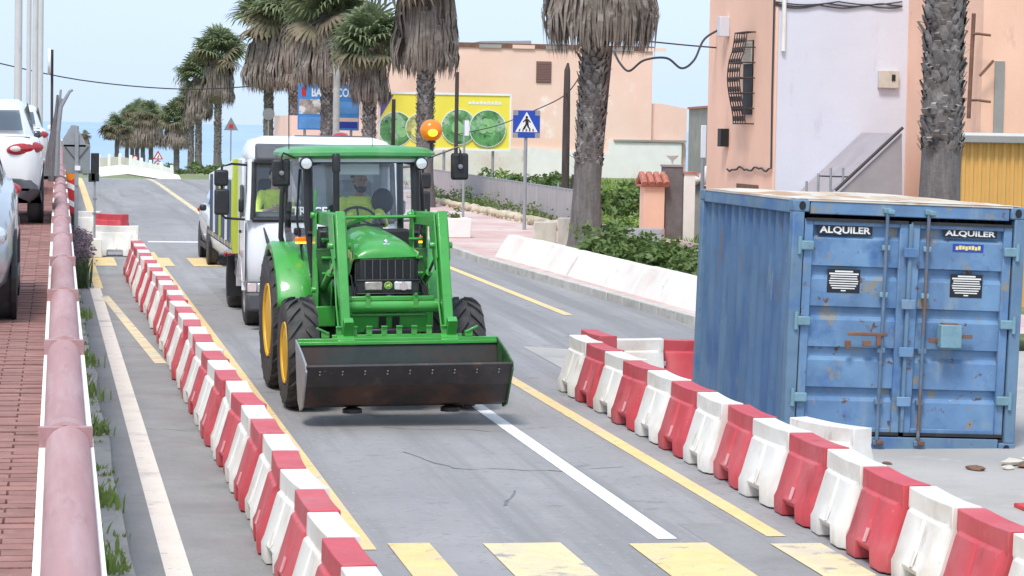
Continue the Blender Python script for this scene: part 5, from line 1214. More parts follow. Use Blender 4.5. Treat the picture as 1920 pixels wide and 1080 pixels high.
def shrub(name, label, c, r, n, size, mt, group=None, cat='shrub'):
    t = thing(name, label, cat, c, 0, group)
    b = MB(); leafball(b, (0, 0, .05), r, n, size); q = b.build('foliage', mt, t, fix=False); q['kind'] = 'stuff'
    b = MB()
    for k in range(7):
        a = LR.uniform(0, 6.28); e = LR.uniform(.3, .7); b.tube([(0, 0, -.05), (math.cos(a)*r[0]*e*.5, math.sin(a)*r[1]*e*.5, r[2]*.5), (math.cos(a)*r[0]*e, math.sin(a)*r[1]*e, r[2]*.85)], [.025, .018, .008], 5)
    q = b.build('branches', M['twig'], t); q['kind'] = 'stuff'
    return t

# ================================================================== PLANTER, LOW WALLS, FENCE ON THE RIGHT
t = thing('planter_wall', 'long white planter wall with a slanting face along the kerb', 'planter wall', (0, 0, 0))
b = MB(); P0 = [(9.25, 52.4), (9.50, 47), (9.78, 40), (10.05, 35.2)]
def p0x(y):
    for (xa, ya), (xb, yb) in zip(P0, P0[1:]):
        if y >= yb: return xa+(xb-xa)*(ya-y)/(ya-yb)
    return P0[-1][0]
yy = 52.4
while yy > 35.4:
    y2 = max(yy-2.1, 35.2); b = MB(); vs = []; dj = BR.uniform(-.012, .012)
    for y in (yy-.012, y2+.012):
        x = p0x(y)+dj; zb_ = gz(9, max(y, 38))+.12
        vs += [(x+.02, y, zb_-.1), (x+.36, y+.1, zb_+.46+dj), (x+.54, y+.1, zb_+.46+dj), (x+.60, y+.1, zb_-.1)]
    b.add(vs, [(j, j+1, j+5, j+4) for j in range(3)]+[(0, 1, 2, 3), (7, 6, 5, 4)]); b.build('slanted_block', M['planter_wall'], t, bevel=.02)
    yy = y2
b = MB(); vs = []
for (x, y) in P0: vs += [(x+.56, y, gz(9, max(y, 38))+.36), (x+2.6, y+.2, gz(9, max(y, 38))+.36)]
b.add(vs, [(2*i, 2*i+1, 2*i+3, 2*i+2) for i in range(3)]); b.build('planter_soil', M['soil'], t, fix=False)
for (x, y, rx, rz_, n) in ((10.75, 47.4, .75, .40, 2400), (10.85, 45.6, .75, .44, 2600), (10.95, 43.8, .75, .42, 2600), (11.05, 42.0, .75, .40, 2400), (11.2, 40.0, .8, .40, 2000)):
    shrub('hedge_shrub', 'dense green shrub of the hedge growing in the white planter', (x, y, gz(9, y)+.34), (rx, rx*1.1, rz_), n, .07, M['leaf'], 'hedge shrubs in the white planter', 'hedge')
def solid_wall(name, label, pts, thick, z0, z1, mt, cat='wall', cap=None, group=None):
    t = thing(name, label, cat, (pts[0][0], pts[0][1], z0), 0, group)
    b = MB()
    for (xa, ya), (xb, yb) in zip(pts, pts[1:]):
        d = Vector((xb-xa, yb-ya, 0)); L_ = d.length; a = math.atan2(d.y, d.x); c = Vector(((xa+xb)/2-pts[0][0], (ya+yb)/2-pts[0][1], (z1-z0)/2))
        b.box(c, (L_, thick, z1-z0), (0, 0, a))
    b.build('wall_body', mt, t, bevel=.02)
    return t
solid_wall('concrete_block', 'low beige concrete block standing left of its taller twin by the palm', [(11.15, 57.6), (11.66, 57.5)], .5, .45, 1.07, M['beige_wall'], 'block', group='beige blocks by the palm')
solid_wall('concrete_block', 'taller beige concrete block touching the thick palm trunk', [(11.64, 57.2), (12.4, 57.0)], .55, .45, 1.18, M['beige_wall'], 'block', group='beige blocks by the palm')
solid_wall('low_wall', 'low pale wall running behind the hedge from the palm to the gate pillar', [(12.5, 58.0), (14.1, 57.2)], .35, .3, .95, M['planter_wall'])
# field stone wall: separate stones
t = thing('stone_wall', 'low wall of rough pale field stones edging the pink pavement', 'stone wall', (12.5, 84, .6))
SR = random.Random(8)
sme = []
for k in range(5):
    b = MB(); b.ell((0, 0, 0), (.26, .17, .11), 8, 6); b.v = [tuple(Vector(p)*(1+SR.uniform(-.16, .16))) for p in b.v]; sme.append(b.mesh('stone', M['stone'], True))
b = MB(); A0, A1 = Vector((12.45, 86, .48)), Vector((13.15, 63.5, .36))
dirw = (A1-A0); Lw = dirw.length
b.box(Vector(((A0.x+A1.x)/2-12.5, (A0.y+A1.y)/2-84, -.02)), (Lw, .30, .46), (0, 0, math.atan2(dirw.y, dirw.x))); b.build('wall_core', M['stone'], t)
cnt = 0
for rw in range(3):
    u = .2
    while u < Lw and cnt < 300:
        p = A0+dirw*(u/Lw); o = link('stone', SR.choice(sme), t); o.location = (p.x-12.5-.13, p.y-84, p.z+.12+rw*.135-.6+SR.uniform(-.02, .02)); o.rotation_euler = (SR.uniform(-.2, .2), SR.uniform(-.2, .2), math.atan2(dirw.y, dirw.x)+SR.uniform(-.2, .2)); k = SR.uniform(.75, 1.15); o.scale = (k, k, k)
        u += .42*k*SR.uniform(.9, 1.1)*(1 if u < 30 else 1); cnt += 1
b = MB()
for k in range(46):
    u = SR.uniform(0, 1); p = A0+dirw*u; leafball(b, (p.x+.5, p.y, p.z+.35), (.5, .6, .35), 70, .05)
q = b.build('wall_plants', M['leaf'], fix=False); tag(q, 'strip of small plants growing between the stone wall and the sheet fence', 'plants', kind='stuff')
# sheet fence of upright panels
t = thing('sheet_fence', 'grey corrugated sheet fence behind the stone wall', 'fence', (13.9, 90, 0))
F0, F1 = Vector((13.9, 92, .84)), Vector((13.5, 61.5, 1.0)); n = 22
for k in range(n):
    a, c = F0+(F1-F0)*(k/n), F0+(F1-F0)*((k+1)/n); d = (c-a); b = MB(); vs = []
    for j in range(13):
        p = a+d*(j/12*.992); o_ = .018*(1 if (j//2) % 2 else 0); hh = .62+.22*(1-(k+j/12)/n); vs += [(p.x-13.9-o_, p.y-90, p.z-.5), (p.x-13.9-o_, p.y-90, p.z+hh)]
    b.add(vs, [(2*j, 2*j+1, 2*j+3, 2*j+2) for j in range(12)]); pn = b.build('fence_panel', M['sheet_fence'], t, fix=False)
    if k % 3 == 0:
        b = MB(); b.tube([(a.x-13.9+.05, a.y-90, a.z-.5), (a.x-13.9+.05, a.y-90, a.z+.80)], .025, 6); b.build('fence_post', M['galv'], t, True)
b = MB(); b.tube([(0+.0, 2, F0.z+.84), (F1.x-13.9, F1.y-90, F1.z+.63)], .022, 6); b.build('top_rail', M['galv'], t, True)
# shrubs behind the fence and grass
for k in range(16):
    u = k/15; Y = 92-u*20; X = 15.6+LR.uniform(0, 2.2)+u*1.0
    shrub('scrub_bush', 'green scrub bush growing behind the grey sheet fence', (X, Y, .75), (LR.uniform(.8, 1.3), 1.0, LR.uniform(.40, .62)), 900, .10, M['leaf'] if k % 3 else M['leaf_bright'], 'scrub bushes behind the sheet fence', 'bush')
for (X, Y, r_, mt) in ((19.5, 86, 1.2, 'leaf'), (21.8, 90, 1.2, 'leaf'), (18.2, 80, .8, 'leaf_bright'), (24.0, 94, 1.1, 'leaf')):
    shrub('garden_bush', 'rounded green bush in the grass plot before the white wall', (X, Y, .8), (r_, r_, r_*.42), 1100, .11, M[mt], 'bushes in the grass plot', 'bush')
for (X, Y, r_, mt) in ((15.1, 68, .7, 'leaf_bright'), (16.9, 70.5, .8, 'leaf_bright'), (15.9, 65.5, .6, 'leaf_bright')):
    shrub('grass_bush', 'bright tussock bush beside the orange gate pillar', (X, Y, .5), (r_, r_, r_*.36), 1100, .08, M[mt], 'bushes by the gate pillar', 'bush')
b = MB()
for k in range(5200):
    X, Y = LR.uniform(13.6, 27), LR.uniform(58, 104)
    if Y > 62 or X < 19: blades(b, X, Y, land(X, Y)+.22, 2, .34, .05, .8, .02)
q = b.build('grass', M['leaf_bright'], fix=False); tag(q, 'rough green grass in the vacant plot behind the pavement', 'grass', kind='stuff')
plot = sheet('vacant_plot', frange(13.4, 40, 10), frange(58, 112, 18), lambda x, y: land(x, y)+.235, M['grass_ground'])

# gate pillars
t = thing('gate_pillar', 'orange gate pillar with a small red tiled cap', 'pillar', (14.55, 60.2, .45))
b = MB(); b.box((0, 0, .72), (.50, .5, 1.44)); b.build('shaft', M['orange_wall'], t, bevel=.01)
b = MB(); b.box((0, 0, .06), (.56, .56, .16)); b.build('base', M['grey_render'], t)
for k in range(4):
    b = MB(); b.tube([(-.27+k*.18, -.36, 1.46), (-.27+k*.18, 0, 1.70)], .085, 8); b.build('roof_tile', M['rooftile'], t, True)
    b = MB(); b.tube([(-.27+k*.18, .36, 1.46), (-.27+k*.18, 0, 1.70)], .085, 8); b.build('roof_tile', M['rooftile'], t, True)
b = MB(); b.box((0, 0, 1.43), (.66, .66, .06)); b.build('cap_slab', M['rooftile'], t, bevel=.01)
t = thing('gate_pillar', 'dark slate clad gate pillar between the orange and the white one', 'pillar', (15.06, 60.3, .42)); b = MB(); b.box((0, 0, .96), (.44, .44, 1.92)); b.build('shaft', M['slate'], t, bevel=.01); b = MB(); b.box((0, 0, 1.94), (.48, .48, .05)); b.build('cap_slab', M['grey_render'], t)
b = MB(); b.lathe([(.02, 1.96), (.03, 2.06), (.14, 2.16), (.15, 2.19), (.001, 2.19)], (0, 0, 0), 'z', 14); b.build('urn', M['white_wall'], t, True)
t = thing('gate_pillar', 'white gate pillar beside the slate clad one', 'pillar', (15.44, 60.2, .40)); b = MB(); b.box((0, 0, .89), (.28, .30, 1.78)); b.build('shaft', M['white_wall'], t, bevel=.01); b = MB(); b.box((0, 0, 1.80), (.34, .36, .05)); b.build('cap_slab', M['rooftile'], t)
t = solid_wall('garden_wall', 'grey garden wall with red tile capping between the white pillar and the orange house', [(15.7, 62), (17.6, 62)], .3, .4, 1.95, M['grey_render'])
for k in range(9):
    b = MB(); b.tube([(.1+k*.21, -.25, 1.52), (.1+k*.21, .1, 1.68)], .10, 8); b.build('roof_tile', M['rooftile'], t, True)
t = thing('marker_post', 'slim white and grey post beside the garden wall', 'post', (16.0, 61.0, .4)); b = MB(); b.tube([(0, 0, 0), (0, 0, 2.3)], .05, 8); b.build('pole', M['galv'], t, True); b = MB(); b.box((0, -.03, 2.55), (.13, .05, .80)); b.build('plate', M['sign_white'], t, bevel=.01)
t = thing('garden_statue', 'pale stone urn and scroll ornaments on the garden wall', 'ornament', (16.35, 61.8, 1.9))
b = MB(); b.ell((0, 0, .22), (.20, .15, .30), 10, 8, (0, .5, 0)); b.ell((-.4, 0, .08), (.22, .14, .12), 10, 8); b.lathe([(.12, -.05), (.05, .02), (.10, .12)], (0, 0, 0)); b.build('carving', M['planter_wall'], t, smooth=True)

# ================================================================== BUILDINGS
def wallbox(b, x0, x1, y0, y1, z0, z1): b.box(((x0+x1)/2, (y0+y1)/2, (z0+z1)/2), (x1-x0, y1-y0, z1-z0))
# peach warehouse far behind the plot
YB = 112.0
xl, xr, xlow = at(728, 200, YB).x, at(1222, 200, YB).x, at(1290, 230, YB).x
ztop = at(1050, 92, YB).z
t = thing('peach_building', 'large peach rendered building with a small shuttered window and white lower wall', 'building', (xl, YB, 0))
b = MB(); wallbox(b, 0, xr-xl, 0, 14, .3, ztop); b.build('wall', M['peach'], t)
b = MB(); wallbox(b, -4.2, -.002, .6, 9, .3, 3.6); b.build('side_wall', M['peach'], t)
b = MB(); wallbox(b, -.05, xr-xl+.05, -.06, 14.05, ztop+.002, ztop+.20); b.build('parapet', M['wood_dark'] if False else M['parapet'] if 'parapet' in M else M['rusty'], t)
for k in range(6):
    b = MB(); wallbox(b, 4.0+k*1.5, 5.0+k*1.5, -.09, -.065, ztop-.02, ztop+.14); b.build('parapet_patch', M['peach'] if k % 2 else M['grey_render'], t)
b = MB(); b.box((5.4, 2, ztop+.27), (2.3, 2.0, .14), (0, R(-2), 0)); b.build('roof_hut', M['grey_render'], t)
wx0, wx1, wz0, wz1 = at(1005, 155, YB).x-xl, at(1033, 155, YB).x-xl, at(1018, 155, YB).z, at(1018, 115, YB).z
wn = thing_part = None
b = MB(); wallbox(b, wx0, wx1, -.05, .04, wz0, wz1); wn = b.build('window', M['shutter'], t)
for k in range(8):
    b = MB(); wallbox(b, wx0+.03, wx1-.03, -.075, -.055, wz0+.04+k*(wz1-wz0-.06)/8, wz0+.04+(k+.75)*(wz1-wz0-.06)/8); b.build('slat', M['shutter'], wn)
zl = at(1255, 195, YB).z
b = MB(); b.prism([(xr-xl+.002, .3), (xlow-xl, .3), (xlow-xl, zl-.2), (xlow-xl-1.0, zl-.02), (xr-xl+.4, zl+.02), (xr-xl+.002, zl)], .25, 9, 'y'); b.build('annex', M['peach'], t)
zw = at(1150, 265, YB).z
b = MB(); b.prism([(at(985, 270, YB).x-xl, .4), (xlow-xl-.3, .4), (xlow-xl-.3, zw-.05), (at(1140, 262, YB).x-xl, zw), (at(1140, 262, YB).x-xl, zw-.55), (at(1060, 262, YB).x-xl, zw-.45), (at(985, 270, YB).x-xl, zw-.3)], -.12, -.02, 'y'); b.build('white_lower_wall', M['white_wall'], t)
b = MB(); b.prism([(0, .4), (at(985, 270, YB).x-xl-.02, .4), (at(985, 270, YB).x-xl-.02, 2.3), (3, 2.4), (0, 2.1)], -.10, -.015, 'y'); b.build('patched_lower_wall', M['planter_wall'], t)
b = MB(); wallbox(b, at(1150, 262, YB).x-xl, xlow-xl-.1, -.2, .2, zw+.0, zw+.09); b.build('ledge', M['grey_render'], t)
gw = thing('grey_building', 'plain grey rendered building right of the peach one', 'building', (xlow+.15, YB-8, 0))
a0, a1 = at(1292, 205, YB-6), at(1375, 225, YB-22)
b = MB(); b.prism([(a0.x-xlow-.15, a0.y-YB+8), (a1.x-xlow-.15, a1.y-YB+8), (a1.x-xlow+8, a1.y-YB+10), (a0.x-xlow+8, a0.y-YB+12)], .3, a0.z, 'z'); b.build('wall', M['grey_render'], gw)
b = MB(); b.prism([(a0.x-xlow-.25, a0.y-YB+7.9), (a1.x-xlow-.25, a1.y-YB+7.9), (a1.x-xlow+8, a1.y-YB+10), (a0.x-xlow+8, a0.y-YB+12)], a0.z+.002, a0.z+.09, 'z'); b.build('roof_edge', M['rooftile'], gw)
# orange house: its long side faces the road (-x), the lilac wall faces down the road
YH = 54.0
h1, h2 = at(1450, 200, YH+.3).x, at(1699, 200, YH+.3).x
h0 = h1; YE = 59.9
t = thing('orange_house', 'orange house with a barred window and a broad lilac wall', 'building', (h0, YH, 0))
b = MB(); wallbox(b, .06, h2-h0+.5, .3, YE-YH, .2, 8.0); b.build('lilac_wall', M['lilac'], t)
b = MB(); wallbox(b, 0, .058, .27, YE-YH+.02, .2, 8.2); b.build('orange_wall', M['orange_wall'], t)
xb = h2; YW = 49.7
b = MB(); wallbox(b, xb-h0, xb-h0+9, YW-YH, 5.2, .2, 8.4); b.build('orange_wing', M['orange_wall'], t)
def hp(px, py, Y): p = at(px, py, Y); return (p.x-h0, p.y-YH, p.z)
def hx(px, py, X):                      # same, on a wall of constant x
    d = FW + RT*((px-960)/F) - UP*((py-540)/F); p = CAM + d*(X/d.x); return (p.x-h0, p.y-YH, p.z)
pa, pb = hx(1394, 215, h1), hx(1414, 75, h1); y0w, y1w = pb[1], pa[1]; zlo_w, zhi_w = pa[2], pb[2]
b = MB(); wallbox(b, -.03, .02, y0w, y1w, zlo_w, zhi_w); wn = b.build('window', M['sign_black'], t)
zbl = hx(1404, 120, h1)[2]
b = MB(); wallbox(b, -.05, -.031, y0w+.02, y1w-.02, zbl, zhi_w-.02); b.build('roller_blind', M['beige_wall'], wn)
for k in range(9):
    b = MB(); zz = zbl+k*.055; wallbox(b, -.058, -.051, y0w+.02, y1w-.02, zz, zz+.04); b.build('blind_slat', M['beige_wall'], wn)
zlo, zhi = hx(1395, 232, h1)[2], hx(1400, 62, h1)[2]; ya, yc = y0w-.12, y1w+.14
def bulge(z): u = (z-zlo)/(zhi-zlo); return -.20-.16*math.sin(math.pi*min(1, (1-u)*1.05))**1.4*(1 if u < .75 else .7)
zs = frange(zlo, zhi, 10)
for i in range(6):
    yv = ya+(yc-ya)*i/5; b = MB(); b.tube([(0, yv, zlo)]+[(bulge(z), yv, z) for z in zs]+[(0, yv, zhi)], .015, 6); b.build('grille_bar', M['iron'], wn, True)
for k in range(7):
    z = zlo+(zhi-zlo)*k/6; b = MB(); b.tube([(0, ya, z), (bulge(z), ya, z), (bulge(z), yc, z), (0, yc, z)], .018, 6); b.build('grille_bar', M['iron'], wn, True)
for k in range(9):
    z = zlo+(zhi-zlo)*(k+.5)/9.3; q = bulge(z)
    for i in range(5):
        yv = ya+(yc-ya)*(i+.5)/5; b = MB(); b.tube([(q, yv-.07, z-.05), (q-.01, yv, z+.05), (q, yv+.07, z-.05)], .016, 5); b.build('grille_scroll', M['iron'], wn, True)
b = MB(); b.tube([(.18, .25, 8.1), (.18, .25, hp(1466, 95, YH)[2])], .05, 8); b.build('drain_pipe', M['white_wall'], t, True)
p0, p1 = hp(1645, 165, YH+.3), hp(1683, 133, YH+.3); b = MB(); wallbox(b, p0[0], p1[0], .18, .302, p0[2], p1[2]); mb_ = b.build('meter_box', M['beige_wall'], t, bevel=.01)
b = MB(); wallbox(b, p1[0]-.17, p1[0]-.09, .165, .182, p0[2]+.16, p0[2]+.30); b.build('meter_window', M['sign_black'], mb_)
a, c = hp(1572, 366, 51.5), hp(1694, 250, 51.5); b = MB(); b.prism([(a[0], a[2]-2), (a[0], a[2]), (c[0], c[2]), (c[0]+.1, c[2]-3)], -2.4, .28, 'y'); b.build('stair_flank', M['stair'], t)
b = MB(); b.tube([(a[0]-.05, -2.45, a[2]+.1), (c[0], -2.45, c[2]+.12)], .035, 6); b.build('stair_rail', M['iron'], t, True)
for i, px in enumerate((1512, 1534, 1557, 1580)):
    q = hp(px, 352, 52); zt_ = (.14, .30, .42, .42)[i]; b = MB(); b.tube([(q[0], -2.0, q[2]-1.6), (q[0], -2.0, q[2]+zt_)], .028, 6); b.build('rail_post', M['galv'], t, True)
q0, q1 = hp(1536, 330, 52), hp(1604, 332, 52); b = MB(); b.tube([(q0[0], -2.0, q0[2]), (q1[0], -2.0, q1[2])], .018, 6); b.build('hand_rail', M['iron'], t, True)
XW = h2
q0, q1 = hx(1826, 25, XW-.25), hx(1816, 222, XW-.25); b = MB(); b.tube([q0, q1], .045, 8); br = b.build('rusty_bar', M['rusty'], t, True)
for py in (64, 188):
    q = hx(1822, py, XW-.25); b = MB(); b.tube([q, (q[0]+.02, q[1]-.30, q[2]), (q[0]+.27, q[1]-.36, q[2]-.03)], .03, 6); b.build('bracket', M['rusty'], br, True)
q0, q1 = hp(1862, 250, YW-.02), hp(1884, 115, YW-.02); b = MB(); wallbox(b, q0[0], q1[0], YW-YH-.04, YW-YH-.002, q0[2], q1[2]); b.build('grey_strip', M['grey_render'], t)
b = MB(); q = hp(1850, 128, YW-.25); b.box(q, (.42, .05, .05), (0, R(-48), 0)); b.build('strut', M['rusty'], t)
b = MB(); pts = []
for i in range(19):
    q = hx(1363+i*4.6, 317+3*math.sin(i*.9)+2*math.sin(i*2.1), h1-.04); pts.append(q)
pts += [(-.04, .28, 4), (-.04, .28, 8.2)]
b.tube(pts, .022, 6); b.build('wall_cable', M['cable'], t, True)
for k in range(3):
    b = MB(); pts = []
    for i in range(21):
        q = hp(1452+i*12, 3+k*3+6*math.sin(math.pi*((i*(1.0+.2*k)) % 10)/10), YH+.25); pts.append((q[0], .26, q[2]))
    b.tube(pts, .016, 5); b.build('wall_cable', M['cable'], t, True)
b = MB(); q = hx(1358, 50, h1-.1); b.box((-.12, q[1], q[2]), (.24, .24, .46)); b.build('junction_box', M['lilac'], t, bevel=.01)
b = MB(); q = hx(1356, 258, h1-.1); b.box((-.10, q[1], q[2]), (.20, .3, .42)); b.build('meter_cabinet', M['sign_black'], t, bevel=.01)
b = MB(); q = hx(1402, 348, h1); wallbox(b, -.02, .03, q[1]-.9, q[1]+.9, q[2]-.1, q[2]+.03); b.build('vent', M['rusty'], t)
# ochre corrugated cabin
t = thing('ochre_cabin', 'ochre corrugated cabin with a pale flat roof behind the blue container', 'cabin', (at(1797, 260, 44).x, 44, .05))
cx = t.location.x; zc0, zc1 = .0, at(1860, 268, 44).z-.05
b = MB(); vs = []; n = 40
for j in range(n+1):
    for k_, o_ in ((0, 0), (.35, 0), (.5, .035), (.85, .035)):
        x = (j+k_)*.155; vs += [(x, -o_, zc0), (x, -o_, zc1)]
b.add(vs, [(2*i, 2*i+2, 2*i+3, 2*i+1) for i in range(len(vs)//2-1)]); b.build('front_wall', M['ochre'], t, fix=False)
b = MB(); wallbox(b, .02, 6.3, .03, .5, zc0, zc1); b.build('side_wall', M['ochre'], t)
b = MB(); wallbox(b, -.10, 6.5, -.20, .62, zc1+.002, zc1+.13); b.build('roof', M['grey_render'], t, bevel=.01)
b = MB(); wallbox(b, -.08, 6.48, -.18, .60, zc1+.132, zc1+.18); b.build('roof_sheet', M['white_wall'], t)
b = MB(); b.box((-.05, -.05, zc1/2), (.08, .08, zc1)); b.build('corner_post', M['navy'], t)

# ================================================================== BILLBOARDS
def board(name, label, px0, py0, px1, py1, Y, mt):
    a, c = at(px0, py1, Y), at(px1, py0, Y); t = thing(name, label, 'billboard', (a.x, Y, a.z)); w_, h_ = c.x-a.x, c.z-a.z
    b = MB(); b.box((w_/2, .05, h_/2), (w_, .08, h_)); b.build('panel', mt, t)
    for u in (.12, .5, .88):
        b = MB(); b.tube([(w_*u, .16, h_*.9), (w_*u, .16, -a.z+SL*Y-.2)], .06, 8); b.build('post', M['galv'], t, True)
    return t, w_, h_
t, w_, h_ = board('billboard', 'blue billboard with white lettering and food pictures between the palm trunks', 558, 158, 674, 243, 109, M['bb_blue'])
lt = text('lettering', 'BARBACOAS', .50, M['sign_white'], t, (w_*.60, .004, h_*.80), bold=.03, maxw=w_*.76)
for (u0, u1, v0, v1, mt) in ((.02, .46, .34, .66, 'bb_photo'), (.50, .98, .36, .62, 'bb_lightblue'), (.02, .46, .03, .28, 'bb_lightblue'), (.66, .97, .05, .18, 'sticker_blue'), (.40, .99, .19, .27, 'peach'), (.06, .13, .72, .92, 'sign_red')):
    b = MB(); b.box((w_*(u0+u1)/2, .004, h_*(v0+v1)/2), (w_*(u1-u0), .01, h_*(v1-v0))); b.build('picture', M[mt], t)
t, w_, h_ = board('billboard', 'yellow billboard with four round pictures of green produce', 712, 180, 956, 276, 106, M['bb_yellow'])
for (x0, x1, z0, z1) in ((-.06, w_+.06, h_, h_+.09), (-.06, w_+.06, -.09, 0), (-.07, 0, -.0, h_), (w_, w_+.07, 0, h_)):
    b = MB(); wallbox(b, x0, x1, -.03, .11, z0, z1); b.build('frame', M['bb_white'], t)
def pic(px, py, r, mt, nm='picture'):
    p = at(px, py, 106); b = MB(); q = [(p.x-t.location.x+r*math.cos(2*math.pi*i/32), max(.03, p.z-t.location.z+r*math.sin(2*math.pi*i/32))) for i in range(32)]
    b.prism(q, -.012, .008, 'y'); o = b.build(nm, M[mt], t); return p.x-t.location.x, p.z-t.location.z, o
PC = random.Random(4)
for pi, (px, py, r, mt) in enumerate(((742, 242, .70, 'bb_green'), (788, 240, .60, 'bb_pale'), (860, 238, .72, 'bb_green'), (914, 241, .76, 'bb_green'))):
    x, z, o = pic(px, py, r+.03, 'bb_white'); o.location.y = -.02*pi-.001; x, z, o = pic(px, py, r, mt); o.location.y = -.008-.02*pi
    for k in range(5):
        a = PC.uniform(0, 6.28); rr = PC.uniform(.1, .6)*r; cr = PC.uniform(.14, .24)
        cz = z+rr*math.sin(a)*.8
        if cz-cr < .04: cz = cr+.05
        b = MB(); b.prism([(x+rr*math.cos(a)*.8+cr*math.cos(2*math.pi*i/16), cz+cr*math.sin(2*math.pi*i/16)) for i in range(16)], -.026-k*.002, -.021, 'y'); b.build('fruit', M['bb_lightgreen'] if mt == 'bb_green' else M['sticker_yellow'], o)
b = MB(); b.prism([(.0, h_*.55), (.55, h_*.98), (.05, h_*.98)], -.01, .009, 'y'); b.build('corner_band', M['bb_purple'], t)
b = MB()
for k in range(9): wallbox(b, w_*.68+k*.16, w_*.68+k*.16+.12, -.004, .009, h_*.83, h_*.83+.10+.03*(k % 2))
b.build('lettering_marks', M['sign_white'], t)

# ================================================================== SIGNS, POLES, CABLES
def sign_pole(name, label, x, y, z0, z1, r=.03, mt='galv', cat='sign'):
    t = thing(name, label, cat, (x, y, z0)); b = MB(); b.tube([(0, 0, -.05), (0, 0, z1-z0)], r, 10); b.build('pole', M[mt], t, True); return t
t = sign_pole('crossing_sign', 'blue square pedestrian crossing sign on a grey pole beside the palm', 12.14, 64, .55, 3.62, .045)
zc = 3.31-.55
b = MB(); b.box((0, -.06, zc), (.70, .03, .70)); pl = b.build('plate', M['sign_blue'], t, bevel=.03)
for sx_ in (-1, 1):
    for sz in (-1, 1):
        b = MB(); b.box((sx_*.285, -.077, zc+sz*.285), (.13, .006, .13)); b.build('worn_corner', M['galv'], pl)
b = MB(); b.prism([(-.29, zc-.20), (.29, zc-.20), (0, zc+.31)], -.085, -.076, 'y'); b.build('white_triangle', M['sign_white'], pl)
b = MB(); Q = lambda pts, y=-.0885: b.prism([(x, zc+z) for x, z in pts], y, y+.003, 'y')
Q([(.035*math.cos(i*.524), .175+.035*math.sin(i*.524)) for i in range(12)])
Q([(-.035, .135), (.045, .135), (.05, .0), (-.03, .0)], -.0888); Q([(-.035, .13), (-.10, .06), (-.09, .04), (-.03, .085)], -.0891); Q([(.04, .13), (.11, .05), (.095, .035), (.035, .085)], -.0891)
Q([(-.03, .005), (.02, .005), (-.045, -.13), (-.10, -.14), (-.10, -.12)], -.0891); Q([(.0, .005), (.05, .005), (.06, -.06), (.11, -.13), (.08, -.145), (.02, -.07)], -.0894)
b.build('walking_figure', M['sign_black'], pl)
for k in range(5):
    b = MB(); b.prism([(-.21+k*.09, zc-.185), (-.17+k*.09, zc-.185), (-.155+k*.085, zc-.12), (-.185+k*.085, zc-.12)], -.0875, -.0853, 'y'); b.build('zebra_bar', M['grey_plastic'], pl)
t = sign_pole('sign_post', 'thin bare grey post between the pavement and the tractor mirror', at(868, 415, 70).x, 70, .62, at(868, 225, 70).z, .035, cat='post')
b = MB(); b.box((.06, -.04, at(868, 240, 70).z-.62), (.12, .02, .42)); b.build('plate_edge', M['sign_white'], t)
t = sign_pole('warning_sign', 'distant triangular warning sign seen against the sea', at(433, 240, 128).x, 128, -.1, at(433, 222, 128).z, .035)
zc = at(433, 236, 128).z+.1
b = MB(); b.prism([(-.36, zc-.22), (.36, zc-.22), (0, zc+.44)], -.06, -.035, 'y'); pl = b.build('plate', M['sign_grey'], t); b = MB(); b.box((0, -.065, zc-.02), (.20, .01, .20)); b.build('red_mark', M['sign_red'], pl)
t = sign_pole('round_sign_back', 'grey back of a round sign hung before a palm trunk', at(503, 260, 128).x, 128, .2, at(503, 203, 128).z, .035)
b = MB(); b.lathe([(.30, 0), (.30, -.03)], (0, -.04, at(503, 214, 128).z-.2), 'y', 24); b.build('plate', M['sign_grey'], t)
t = sign_pole('road_works_sign', 'red bordered triangle sign above a round one by the crest', at(296, 320, 150).x, 150, -.2, at(296, 284, 150).z, .04)
zc = at(296, 293, 150).z+.2
b = MB(); b.prism([(-.30, zc-.18), (.30, zc-.18), (0, zc+.34)], -.06, -.04, 'y'); p_ = b.build('triangle', M['sign_red'], t); b = MB(); b.prism([(-.20, zc-.12), (.20, zc-.12), (0, zc+.20)], -.065, -.061, 'y'); f_ = b.build('field', M['sign_white'], p_)
b = MB(); b.box((.01, -.067, zc-.02), (.05, .003, .16), (0, R(20), 0)); b.build('bend_mark', M['sign_black'], f_)
zc = at(296, 308, 150).z+.2
b = MB(); b.lathe([(.23, 0), (.23, -.02)], (0, -.042, zc), 'y', 24); p_ = b.build('disc', M['sign_red'], t); b = MB(); b.lathe([(.16, 0), (.16, -.004)], (0, -.063, zc), 'y', 24); b.build('field', M['sign_white'], p_)
text('lettering', '40', .20, M['sign_black'], p_, (0, -.069, zc))
t = sign_pole('speed_sign', 'small round red rimmed sign among the far palm trunks', at(253, 310, 165).x, 165, -.5, at(253, 290, 165).z, .03)
zc = at(253, 297, 165).z+.5
b = MB(); b.lathe([(.20, 0), (.20, -.02)], (0, -.03, zc), 'y', 20); p_ = b.build('disc', M['sign_red'], t); b = MB(); b.lathe([(.13, 0), (.13, -.004)], (0, -.051, zc), 'y', 20); b.build('field', M['sign_white'], p_)
